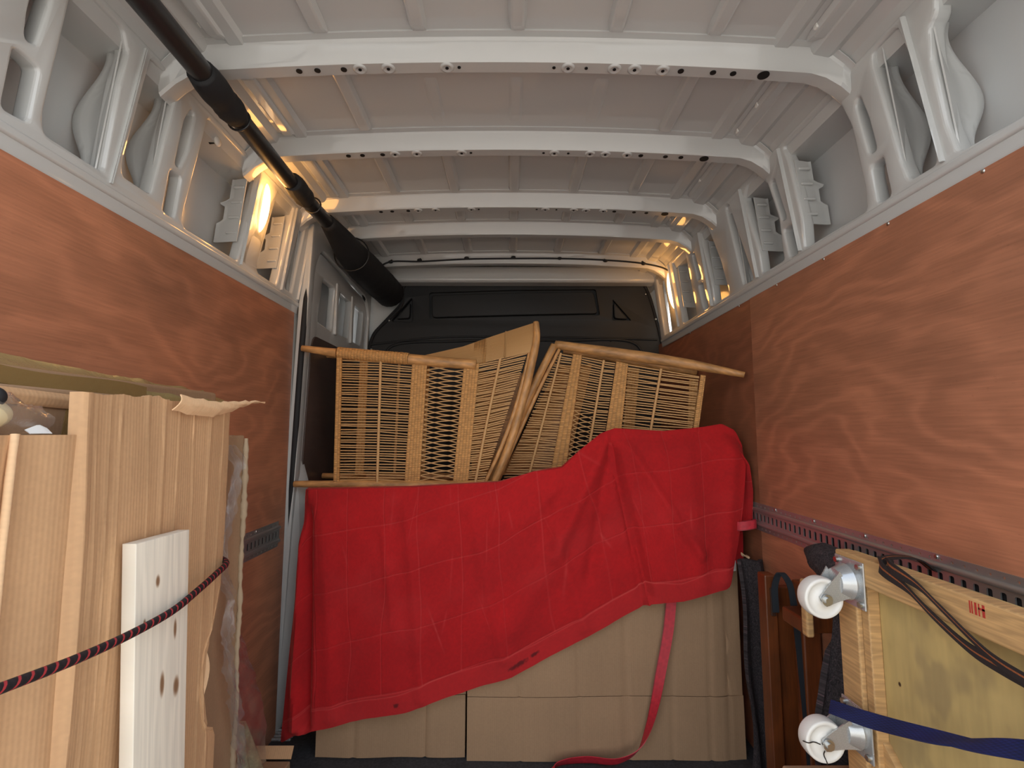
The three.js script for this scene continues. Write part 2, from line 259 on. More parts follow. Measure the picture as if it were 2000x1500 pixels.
function beamGeo(z0) {
  const prof = [[.024, .060], [.024, .056], [.009, .053], [.004, .046], [-.002, .008], [-.008, 0], [-.042, 0], [-.048, .006], [-.053, .05], [-.074, .054], [-.074, .060]];
  const nx = 48, P = [], I = [], n = prof.length;
  for (let i = 0; i <= nx; i++) { const x = -.845 + 1.69 * i / nx, ax = Math.abs(x), drop = ax > .73 ? ((ax - .73) / .115) ** 2 * .06 : 0, y = 2.022 + arch(x) - drop;
    for (const [dz, dy] of prof) P.push(x, y + dy * (1 - .25 * smooth(.76, .845, ax)), z0 + dz); }
  for (let i = 0; i < nx; i++) for (let j = 0; j < n; j++) { const a = i * n + j, b = i * n + (j + 1) % n, c = a + n, d = b + n; I.push(a, b, c, b, d, c); }
  const g = new THREE.BufferGeometry(); g.setAttribute('position', new THREE.Float32BufferAttribute(P, 3)); g.setIndex(I); return planarUV(toCreasedNormals(g, .6));
}
const dimpleG = new THREE.LatheGeometry([[0, -.002], [.007, -.002], [.010, -.004], [.014, -.0045], [.017, -.001], [.017, .002]].map((p) => new THREE.Vector2(...p)), 20);
const holeG = new THREE.CylinderGeometry(.0042, .0042, .003, 12), bigHoleG = new THREE.CylinderGeometry(.0075, .0075, .003, 14);  // solid dark discs, their black stands in for shade inside the beam holes
for (const [z, k] of beams) {
  const b = part('roof_beam', beamGeo(z), M.paint, ceiling);
  if (k > 3) continue;
  const put = (name, g, x, m, dy) => { const o = new THREE.Mesh(g, m); o.name = numbered(name); o.position.set(x, 2.022 + arch(x) - (Math.abs(x) > .73 ? ((Math.abs(x) - .73) / .115) ** 2 * .06 : 0) + dy, z - .024); o.rotation.z = 2 * arch(x) / (x || 1); b.add(o); };
  for (const x of [-.37, -.30, -.155, .145, .26, .31, .38]) { put('dimple', dimpleG, x, M.paint, 0); put('hole', holeG, x, M.plug, -.002); }
  for (const x of [-.125, .11, .19]) put('hole', holeG, x, M.plug, -.0003);
  for (const x of [-.52, -.475, -.41, .425, .505, .555]) put('hole', bigHoleG, x, M.plug, -.0003);
  put('hole', new THREE.CylinderGeometry(.014, .014, .003, 18), .63, M.plug, -.0003);
}
{ // longitudinal pressed ribs, one by one
  const ribGeo = (L, w, h) => { const P = [], I = [], n = 14, q = [[-1, 0], [-.72, .8], [-.45, 1], [.45, 1], [.72, .8], [1, 0]];
    for (let i = 0; i <= n; i++) { const t = i / n, z = (t - .5) * L, e = smooth(0, .022, t * L) * smooth(0, .022, L - t * L); for (const [a, b] of q) P.push(a * w / 2 * (.8 + .2 * e), -b * h * e - .0005, z); }
    for (let i = 0; i < n; i++) for (let j = 0; j < 5; j++) { const a = i * 6 + j, b = a + 6; I.push(a, b, a + 1, a + 1, b, b + 1); }
    const g = new THREE.BufferGeometry(); g.setAttribute('position', new THREE.Float32BufferAttribute(P, 3)); g.setIndex(I); return planarUV(toCreasedNormals(g, .5)); };
  const spans = [[-.6, -1.082], [-1.176, -1.452], [-1.545, -1.852], [-1.945, -2.122], [-2.216, -2.504]];
  spans.forEach(([a, b], s) => { const full = ribGeo(a - b, .044, .016), short = ribGeo((a - b) * .68, .040, .004);
    for (let k = -3; k <= 3; k++) { const x = .018 + k * (Math.abs(k) === 3 ? .236 : .235), sh = s === 1 && Math.abs(k) < 2, o = new THREE.Mesh(sh ? short : full, M.paint); o.name = numbered('roof_rib'); o.castShadow = o.receiveShadow = true; if (Math.abs(k) === 3 && s > 3) continue;
      o.position.set(x, Math.abs(k) === 3 ? 2.056 : roofY(x), (a + b) / 2 - (sh ? .012 : 0)); o.rotation.z = Math.abs(k) === 3 ? 0 : 2 * arch(x) / (x || 1); ceiling.add(o); } });
  const cg = new RoundedBoxGeometry(.010, .012, .014, 2, .003);
  for (const s of [-1, 1]) for (const z of [-1.03, -1.3, -1.42, -1.72, -2.05]) { const o = new THREE.Mesh(cg, M.clip); o.name = numbered('clip'); o.position.set(s * .708, 2.052, z); ceiling.add(o); }
  part('rear_header', box(-.9, .9, 2.02, 2.12, ZR + .02, ZR - .04, .01), M.paint, ceiling);
  part('front_header', [box(-.86, .86, 1.975, 2.07, -2.70, ZB, .02)], M.paint, ceiling);
}
const wallX = (y) => y > 1.63 ? .872 - .11 * (y - 1.63) : .872;
function sideWall(s, name, zEnd, openings, webs) {
  const w = structure(name);
  const put = (a, b, d) => [s * (wallX(b) + d), b, -a];
  part('inner_frame', pressed(rectPts(-ZR + .02, -zEnd, 1.60, 2.0), openings, .022, .007, put), M.paint, w);
  part('outer_skin', pressed(rectPts(-ZR, -zEnd + (s < 0 ? .05 : .1), 1.55, 2.05), [], .012, 0, (a, b, d) => [s * (.965 - .08 * (b - 1.63) + d), b, -a]), M.skin, w);
  part('sill_rail', box(s * .858, s * .89, 1.628, 1.648, ZR - .02, zEnd, .006), M.paint, w);
  part('lower_skin', box(s * .93, s * .96, -.1, 1.62, ZR, s > 0 ? ZB - .1 : zEnd), M.skin, w);
  for (const [z, y0, y1, kind] of webs) {
    if (kind === 'vent') { // folded bracket plate with little ridges and a notched outer edge
      const edge = (v) => .955 - .055 * smooth(.30, .36, v) * smooth(.62, .56, v) * .35 - .03 * smooth(.62, .7, v) - .09 * (lerp(y0, y1, v) - 1.63);
      const p = part('bracket_plate', slab((u, v) => { const y = lerp(y0, y1, v); return [s * lerp(wallX(y) + .006, edge(v), u), y, z - .012 * u + .004 * gau(u - 1, .08)]; }, 10, 30, .003, (u, v) => [u * .1, v * .2]), M.paint, w);
      for (const v of [.14, .38, .62, .86]) { const y = lerp(y0, y1, v), x0 = wallX(y) + .012; part('ridge', box(s * x0, s * (x0 + .035), y - .004, y + .004, z + .004, z - .006, .003), M.paint, p); }
    } else part('pillar_web', slab((u, v) => { const y = lerp(y0, y1, v), e = .94 - .09 * (y - 1.63) - .022 * Math.sin(v * 8.2 + 1) * (kind || 1); return [s * lerp(wallX(y) + .004, e, u), y, z - .035 * Math.sin(u * 1.4) * (.6 + .4 * v) + .012 * gau(u - .85, .2)]; }, 8, 30, .003, (u, v) => [u * .08, v * .4]), M.paint, w);
  }
  return w;
}
const rightOpen = [
  [[.54, 1.652], [.78, 1.652], [.882, 1.657], [.892, 1.72], [.895, 1.86], [.888, 1.922], [.868, 1.935], [.862, 1.975], [.54, 1.975]],
  [[.930, 1.660], [.996, 1.662], [1.006, 1.71], [1.012, 1.79], [1.030, 1.96], [1.022, 1.985], [.955, 1.985], [.940, 1.90], [.928, 1.76]],
  [[1.063, 1.772], [1.085, 1.775], [1.099, 1.91], [1.082, 1.922], [1.068, 1.85]],
  [[1.048, 1.654], [1.088, 1.654], [1.088, 1.748], [1.05, 1.75]],
  [[1.125, 1.655], [1.372, 1.656], [1.360, 1.73], [1.372, 1.92], [1.39, 1.98], [1.155, 1.98], [1.122, 1.87], [1.116, 1.70]],
  [[1.43, 1.776], [1.452, 1.776], [1.480, 1.915], [1.458, 1.92]],
  [[1.403, 1.655], [1.447, 1.655], [1.455, 1.75], [1.411, 1.748]],
  [[1.478, 1.66], [1.61, 1.66], [1.608, 1.74], [1.655, 1.95], [1.62, 1.98], [1.552, 1.98], [1.50, 1.93], [1.468, 1.79]],
  [[1.668, 1.66], [1.742, 1.662], [1.785, 1.98], [1.758, 1.98]],
  [[1.858, 1.66], [2.0, 1.66], [1.995, 1.74], [2.035, 1.98], [1.955, 1.98], [1.885, 1.80]],
  [[2.06, 1.66], [2.11, 1.66], [2.13, 1.78], [2.08, 1.78]], [[2.085, 1.80], [2.125, 1.80], [2.15, 1.93], [2.12, 1.93]],
  [[2.19, 1.66], [2.37, 1.66], [2.40, 1.98], [2.22, 1.98]], [[2.53, 1.66], [2.66, 1.66], [2.67, 1.98], [2.55, 1.98]]];
const wallRight = sideWall(1, 'wall_right', -2.72, rightOpen, [[-.885, 1.65, 1.96, 1], [-1.005, 1.65, 1.99, 1], [-1.365, 1.73, 1.925, 'vent'], [-1.605, 1.74, 1.93, 'vent'], [-1.735, 1.65, 2.0, 1.2], [-1.99, 1.74, 1.93, 'vent'], [-2.36, 1.74, 1.95, 'vent']]);
const leftOpen = [
  [[.79, 1.805], [.808, 1.808], [.816, 1.90], [.815, 1.975], [.79, 1.975], [.786, 1.85]],
  [[.779, 1.668], [.823, 1.672], [.822, 1.776], [.777, 1.780]],
  [[.53, 1.66], [.745, 1.66], [.75, 1.975], [.53, 1.975]],
  [[.856, 1.670], [.985, 1.670], [.982, 1.87], [.990, 1.945], [.968, 1.982], [.85, 1.982], [.846, 1.70]],
  [[1.034, 1.688], [1.118, 1.688], [1.127, 1.83], [1.142, 1.982], [1.048, 1.982], [1.028, 1.72]],
  [[1.176, 1.797], [1.190, 1.797], [1.207, 1.85], [1.21, 1.955], [1.197, 1.962], [1.18, 1.92]],
  [[1.165, 1.668], [1.204, 1.668], [1.204, 1.78], [1.165, 1.778]],
  [[1.245, 1.662], [1.50, 1.662], [1.51, 1.73], [1.55, 1.982], [1.262, 1.982], [1.235, 1.69]],
  [[1.545, 1.672], [1.60, 1.668], [1.605, 1.765], [1.560, 1.765]],
  [[1.622, 1.665], [1.76, 1.663], [1.77, 1.74], [1.80, 1.982], [1.668, 1.982], [1.612, 1.69]],
  [[1.822, 1.672], [1.884, 1.668], [1.915, 1.982], [1.872, 1.982]]];
const wallLeft = sideWall(-1, 'wall_left', -1.95, leftOpen, [[-.98, 1.65, 1.99, 1], [-1.125, 1.67, 1.99, 1], [-1.50, 1.725, 1.935, 'vent'], [-1.765, 1.73, 1.93, 'vent'], [-1.885, 1.66, 1.99, 1]]);
{ // raised pillar beads between the openings
  for (const [w, s, list] of [[wallRight, 1, [[-.912, -.925], [-1.385, -1.40], [-1.635, -1.65], [-2.015, -2.03], [-2.42, -2.44]]], [wallLeft, -1, [[-1.005, -1.018], [-1.512, -1.53], [-1.79, -1.805], [-1.93, -1.94]]]])
    for (const [a, b] of list) part('pillar_bead', slab((u, v) => { const y = lerp(1.655, 1.985, v), k = Math.sin(u * Math.PI); return [s * (wallX(y) + .004 - .018 * k), y, lerp(a, b, u) + .012 * (u - .5) - .02 * (v - .3)]; }, 8, 12, .003, (u, v) => [u * .05, v * .4]), M.paint, w);
  const screw = (p, x, y, z) => { const s = Math.sign(x); part('screw', new THREE.SphereGeometry(.0045, 10, 6).scale(.6, 1, 1).translate(x, y, z), M.screw, p); };
  const shifted = (g, du, dv) => { const u = g.attributes.uv; for (let i = 0; i < u.count; i++) u.setXY(i, u.getX(i) + du, u.getY(i) + dv); return g; };
  const pr = part('plywood_panel', shifted(box(.868, .88, 0, 1.63, ZR - .02, -1.715, .002), .35, .31), M.ply, wallRight);
  for (const z of [-.844, -1.069, -1.299, -1.536]) screw(pr, .868, 1.597, z);
  const pr2 = part('plywood_panel', shifted(box(.870, .882, 0, 1.63, -1.718, ZB, .002), 1.1, .77), M.plyDark, wallRight);
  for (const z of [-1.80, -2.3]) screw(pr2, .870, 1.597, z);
  const pl = part('plywood_panel', shifted(box(-.868, -.88, 0, 1.63, ZR - .02, -1.93, .002), .9, .12), M.ply, wallLeft);
  for (const z of [-.942, -1.189, -1.433, -1.7]) screw(pl, -.868, 1.608, z);
  for (const s of [-1, 1]) part('rear_pillar', box(s * .84, s * 1.0, -.05, 2.05, ZR + .04, ZR - .05, .02), M.paint, s > 0 ? wallRight : wallLeft);
}
// sliding door on the left, beyond the plywood
const door = structure('door_1');
{ const put = (a, b, d) => [-(.888 - .032 * b + d), b, -a];
  const grey = M.paint;
  const rec = [[[2.07, 1.60], [2.24, 1.59], [2.25, 1.80], [2.10, 1.80]], [[2.30, 1.60], [2.47, 1.60], [2.49, 1.80], [2.32, 1.80]], [[2.53, 1.60], [2.68, 1.60], [2.70, 1.80], [2.55, 1.80]]];
  part('door_panel', pressed([[1.99, .03], [2.76, .03], [2.76, 1.80], [2.70, 1.87], [2.04, 1.90], [1.99, 1.80]], rec, .02, .006, put, .04, .02), grey, door);
  part('door_skin', box(-.955, -.965, -.05, 1.95, -1.95, ZB, 0), M.skin, door);
  const rim = [[1.965, .05], [1.965, 1.80], [2.02, 1.915], [2.70, 1.885], [2.775, 1.81], [2.775, .05]].map(([a, b]) => put(a, b, -.004));
  part('door_seal', tube(rim, .012, 120, 8), M.blackRough, door);
  part('door_frame', pressed([[1.94, -.02], [2.80, -.02], [2.80, 2.02], [1.94, 2.02]], [[[1.985, .01], [2.77, .01], [2.77, 1.81], [2.70, 1.885], [2.04, 1.91], [1.985, 1.81]]], .03, .004, (a, b, d) => put(a, b, d - .012), 0, .05), M.paint, door);
  M.lining = phys({ map: sized(tex(256, 256, (u, v) => { const n = fbm(u * 5, v * 5, 4, 5, 5), f = fbm(u * 8, v * 60, 2, 8, 60); return mul([92, 74, 66], .85 + .3 * (n - .5) + .12 * (f - .5)); }), .8), roughness: .38, clearcoat: .3, clearcoatRoughness: .2 });
  part('lining_board', pressed([[2.01, .05], [2.75, .05], [2.75, 1.53], [2.04, 1.53], [2.015, 1.48]], [], .006, .002, (a, b, d) => put(a, b, -.010 + d), .03), M.lining, door);
  for (const a of [2.28, 2.505]) part('door_brace', box(-.818, -.85, 1.58, 1.83, -a + .02, -a - .01, .006), M.paint, door);
  // bulging pillar cover at the plywood's end, its rear side turned to the open doors
  const yy = [[0, .002, .0], [.08, .022, .012], [.30, .040, .020], [.62, .046, .026], [.73, .046, .032], [.88, .036, .036], [1.03, .012, .006], [1.25, .002, .002], [1.6, .0, .0]];
  const pil = part('pillar_trim', [slab((u, v) => { const y = 1.6 * v, [w, k] = interp(yy, y); return [-.872 + w * u, y, -1.935 - .034 * u]; }, 5, 48, .004, (u, v) => [u * .05, v]), slab((u, v) => { const y = 1.6 * v, [w, k] = interp(yy, y); return [-.872 + w + k * .7 * Math.sin(u * 1.5), y, -1.969 - .06 * u]; }, 6, 48, .004, (u, v) => [u * .05, v])], M.paint, door);
  part('step_tread', [0, 1, 2, 3].map((k) => box(-.90, -.80, -.004, .008, -1.90 - k * .018, -1.912 - k * .018, .004)), M.steel, door);
}
// bulkhead
const front = structure('wall_front');
{ const K = 2.8 / 2.7, P = (l) => l.map(([x, y]) => [x * K, 1.12 + (y - 1.12) * K]);
  const out = P([[-.825, -.05], [-.804, 1.563], [-.773, 1.679], [-.618, 1.85], [-.612, 1.946], [-.569, 1.987], [0, 2.003], [.731, 2.003], [.779, 1.963], [.854, 1.71], [.878, 1.564], [.88, -.05]]);
  out[0][1] = 0; out[out.length - 1][1] = 0;
  const wells = [P([[-.455, 1.75], [-.46, 1.915], [0, 1.930], [.495, 1.936], [.518, 1.774], [0, 1.764]])].concat([-1, 1].map((s) => P([[s * .552 + (s > 0 ? .03 : 0), 1.885], [s * .670 + (s > 0 ? .03 : 0), 1.745], [s * .545 + (s > 0 ? .03 : 0), 1.742]])));
  const bh = part('bulkhead_panel', pressed(out, wells, .030, .005, (a, b, d) => [a, b, ZB - .030 + d], .03, .02), M.bulk, front);
  wells.forEach((w) => { const cx = w.reduce((q, p) => q + p[0], 0) / w.length, cy = w.reduce((q, p) => q + p[1], 0) / w.length, inset = w.map(([x, y]) => { const d = Math.hypot(x - cx, y - cy), k = w.length > 4 ? 1 - .016 / d : 1 - .030 / d; return w.length > 4 ? [x - Math.sign(x - cx) * .019, y - Math.sign(y - cy) * .019] : [cx + (x - cx) * k, cy + (y - cy) * k]; }); part('inset_plate', pressed(inset, [], .026, .005, (a, b, d) => [a, b, ZB - .030 + d], .02), M.bulk, bh); }); // the gap round each plate is a real groove
  part('back_sheet', [box(-.635, .80, 1.70, 1.985, ZB - .030, ZB - .034), box(-.71, -.634, 1.70, 1.815, ZB - .030, ZB - .034)], M.bulk, bh);
  const line = (pts, r = .0115, closed = true) => part('pressed_line', tube(P(pts).map(([x, y]) => [x, y, ZB + .008]), r, 160, 6, closed), M.bulk, bh);
  line([[-.78, 1.61], [-.4, 1.652], [0, 1.655], [.5, 1.65], [.83, 1.64]], .006, false);
  line([[-.70, 1.40], [-.70, 1.54], [-.66, 1.60], [-.3, 1.63], [.3, 1.635], [.70, 1.62], [.75, 1.55], [.76, 1.40]], .008, false);
  const edge = out.slice(1, -1).map(([x, y]) => [x * .985, y - .012, ZB + .006]); part('edge_seal', tube(edge, .010, 160, 6), M.blackRough, bh);
  for (let k = 0; k < 9; k++) part('screw', new THREE.SphereGeometry(.007, 10, 8).translate(-.56 + .16 * k, 2.012 + (k === 0 ? -.015 : 0), ZB + .012), M.screw, bh);
  for (const [x, y] of [[.80, 1.93], [.855, 1.78], [.90, 1.60], [-.80, 1.60], [-.70, 1.77], [-.64, 1.93]]) part('screw', new THREE.SphereGeometry(.007, 10, 8).translate(x, y, ZB + .012), M.screw, bh);
  for (let k = 0; k < 7; k++) part('screw', new THREE.SphereGeometry(.006, 10, 8).translate(-.55 + .19 * k, 1.652, ZB + .006), M.bulk, bh);
  part('front_panel', box(-.95, .95, -.05, 2.1, ZB - .05, ZB - .09), M.paint, front);
}

// ---------------------------------------------------------------- lamps
function lamp(s, y0, y1, z, label, power) {
  const yc = (y0 + y1) / 2, x = s * (wallX(yc) - .004), t = thing('cargo_lamp', label, 'lamp', [x, yc, z]);
  const oval = (w, h, d, grow) => { const g = new THREE.SphereGeometry(1, 24, 16); g.scale(d, h / 2 + grow, w / 2 + grow); g.rotateZ(s * .11); g.translate(x, yc, z); return g; };
  part('bezel', oval(.040, y1 - y0, .012, .006), M.lampBody, t);
  part('diffuser', oval(.040, y1 - y0, .024, 0), M.lampGlow, t).castShadow = false;
  for (const k of [-.32, .32]) { const l = new THREE.PointLight(0xffb45e, power, 0, 2); l.position.set(-s * .05, k * (y1 - y0), .0); l.castShadow = true; l.shadow.radius = 1.5; t.add(l); }
}
lamp(-1, 1.792, 1.968, -1.588, 'glowing oval interior lamp on the left wall, below the black tube', .05);
lamp(1, 1.755, 1.955, -2.455, 'glowing oval interior lamp in the far right corner beside the dark bulkhead', .03);

// ---------------------------------------------------------------- black tube along the roof edge
{ const t = thing('roof_tube', 'long black tube with thick cuffs running along the left roof edge', 'tube', [-.715, 1.94, -1.6]);
  const c = [[-.70, 1.945, -.52], [-.702, 1.943, -.9], [-.712, 1.943, -1.2], [-.722, 1.942, -1.55], [-.718, 1.945, -1.9]];
  part('tube_body', taper(c, [.026, .026, .025, .025, .027], 60, 16), M.black, t);
  const cuff = (z0, z1, r, n = 3) => part('cuff', taper([[-.708 - .008 * smooth(-1, -1.5, z0), 1.943, z0], [-.712 - .008 * smooth(-1, -1.5, z0), 1.943, (z0 + z1) / 2], [-.714 - .008 * smooth(-1, -1.5, z0), 1.943, z1]], [r * .86, r, r * 1.04, r * .95, r, r * .84], 16, 16, .06), M.blackRough, t);
  cuff(-1.04, -1.20, .036); cuff(-1.53, -1.66, .035);
  part('end_cover', taper([[-.716, 1.945, -1.84], [-.718, 1.94, -1.98], [-.715, 1.925, -2.12], [-.71, 1.925, -2.4], [-.70, 1.93, -2.77]], [.030, .060, .078, .082, .085], 40, 18, .05), M.blackRough, t);
  for (const z of [-1.215, -1.70, -2.14]) part('tie_band', new THREE.TorusGeometry(z < -2 ? .078 : .029, .003, 8, 24).translate(-.716, z < -2 ? 1.925 : 1.943, z), M.black, t);
  const b = thing('wall_button', 'small round white plug on the left wall panel under the black tube', 'plug', [-.86, 1.955, -1.30]);
  part('button_head', new THREE.SphereGeometry(.014, 16, 10).scale(.5, 1, 1).translate(-.842, 1.955, -1.33), M.clip, b); part('stem', cyl([-.842, 1.955, -1.33], [-.865, 1.952, -1.33], .005), M.plug, b);
}
{ const t = thing('roof_cable', 'thin black cable clipped along the roof in front of the bulkhead', 'cable', [0, 2.03, -2.40]);
  part('wire', tube([[-.68, 1.96, -2.43], [-.622, 1.996, -2.44], [-.469, 2.005, -2.455], [-.224, 2.020, -2.46], [.02, 2.024, -2.46], [.262, 2.024, -2.46], [.501, 2.016, -2.46], [.70, 1.998, -2.46], [.80, 1.975, -2.46], [.84, 1.95, -2.455]], .0045, 120, 6), M.blackRough, t);
  for (const x of [-.62, -.469, -.224, .02, .262, .501, .70]) part('cable_clip', [new THREE.SphereGeometry(.011, 10, 8).scale(1.2, .7, 1).translate(x, 2.03 + arch(x) * 1.4, -2.462), cyl([x, 2.026 + arch(x), -2.462], [x, 2.04 + arch(x), -2.485], .005, .005, 8)], M.blackRough, t);
}

// ---------------------------------------------------------------- lashing rails on the plywood
function rail(s, z0, z1, yTop, label, lowLip) {
  const t = thing('lashing_rail', label, 'rail', [s * .86, yTop - .045, (z0 + z1) / 2]);
  const x = s * .868, slots = [], holes = [];
  for (let z = -z0 + .02; z < -z1 - .015; z += .025) { slots.push(rectPts(z, z + .011, yTop - .058, yTop - .034)); holes.push(rectPts(z + .003, z + .009, yTop - .012, yTop - .007)); }
  part('slotted_web', pressed(rectPts(-z0, -z1, yTop - .066, yTop - .026), slots, .003, 0, (a, b, d) => [x - s * (.004 + d), b, -a], 0, .004), M.galv, t);
  part('upper_flange', pressed(rectPts(-z0, -z1, yTop - .018, yTop), holes, .003, 0, (a, b, d) => [x - s * d, b, -a], 0, .002), M.galv, t);
  part('lower_flange', pressed(rectPts(-z0, -z1, yTop - .092, yTop - .074), holes.map((h) => h.map(([a, b]) => [a, b - .074])), .003, 0, (a, b, d) => [x - s * d, b, -a], 0, .002), M.galv, t);
  for (const dy of [-.022, -.070]) part('rounded_lip', taper([[x - s * .006, yTop + dy, z0], [x - s * .006, yTop + dy, (z0 + z1) / 2], [x - s * .006, yTop + dy, z1]], [.0065, .0065, .0065], 8, 10), M.galv, t);
  part('back_plate', box(x - s * .0005, x - s * .0015, yTop - .07, yTop - .02, z0, z1), M.blackRough, t);
  for (let z = z0 - .06; z > z1; z -= .2) part('screw', new THREE.SphereGeometry(.005, 10, 6).scale(.5, 1, 1).translate(x - s * .004, yTop - .006, z), M.screw, t);
}
rail(1, -.55, -1.98, .876, 'long slotted metal lashing rail on the right plywood wall, above the castor dolly');
rail(-1, -1.05, -1.872, .790, 'slotted metal lashing rail end on the left plywood wall, beside the cardboard stack');

// ---------------------------------------------------------------- cardboard boxes under the red blanket
function carton(name, label, x0, x1, y1, z0, z1, marks, m = M.card2) {
  const t = thing(name, label, 'box', [(x0 + x1) / 2, 0, (z0 + z1) / 2]);
  part('carton_body', box(x0 + .004, x1 - .004, 0.002, y1, z0 - .012, z1, .004), m, t);
  return t;
}
{ // left carton: one flap below a scored line, one panel above
  const t = carton('cardboard_box', 'brown cardboard box under the left half of the red blanket', -.672, -.150, .868, -1.80, -2.5);
  const wav = (x, y) => .003 * Math.sin(x * 21) + .003 * (fbm(x * 6 + 9, y * 6) - .5) - .006 * (gau(x + .539, .006) + gau(x + .292, .006));
  part('front_panel', slab((u, v) => { const x = lerp(-.672, -.152, u), y = lerp(.208, .866, v); return [x, y, -1.806 + wav(x, y)]; }, 60, 20, .005, (u, v) => [u * .52, v * .68]), M.card2, t);
  part('bottom_flap', slab((u, v) => { const x = lerp(-.672, -.154, u), y = lerp(.003, .205, v); return [x, y, -1.803 + wav(x, y) - .004 * v]; }, 60, 10, .005, (u, v) => [u * .52 + .2, v * .2]), M.card2, t);
}
{ const t = carton('cardboard_box', 'wide brown cardboard box on the floor behind the hanging red strap', -.146, .822, .868, -1.785, -2.5);
  const cr = [.401, .412, .244, .57, .70, .035, .765], wav = (x, y) => { let d = .004 * Math.sin(x * 9 + y * 3) + .003 * (fbm(x * 5, y * 5 + 4) - .5); for (const c of cr) d -= .005 * gau(x - c - .015 * (y - .3) * (c > .5 ? 1 : 0), .005); return d; };
  part('front_panel', slab((u, v) => { const x = lerp(-.146, .80, u), y = lerp(.208, .866, v); return [x + (u > .97 ? -.012 * noise(y * 24, 2) : 0), y, -1.788 + wav(x, y) - .012 * smooth(.9, 1, u)]; }, 110, 40, .005, (u, v) => [u * .95, v * .68]), M.card2, t);
  part('bottom_flap', slab((u, v) => { const x = lerp(-.146, .818, u), y = lerp(.003 - .006 * Math.abs(u - .4), .206, v); return [x, y, -1.783 + wav(x, y) - .005 * v - .012 * smooth(.9, 1, u)]; }, 110, 16, .005, (u, v) => [u * .95 + .1, v * .2]), M.card2, t);
  part('torn_corner', slab((u, v) => [.80 + .055 * u, lerp(.655 + .02 * u, .715 - .045 * u, v) + .004, -1.80 + .02 * u * Math.sin(v * 2)], 8, 6, .004, (u, v) => [u * .06, v * .06]), M.cardTop, t);
  const p = thing('paper_slip', 'small white slip of paper tucked under the red blanket edge on the box', 'paper', [.79, .63, -1.776]);
  part('sheet', slab((u, v) => [.760 + .043 * u, .628 + .005 * u + .036 * v, -1.772 - .004 * u + .002 * Math.sin(v * 3)], 4, 4, .0012), M.paper, p);
}

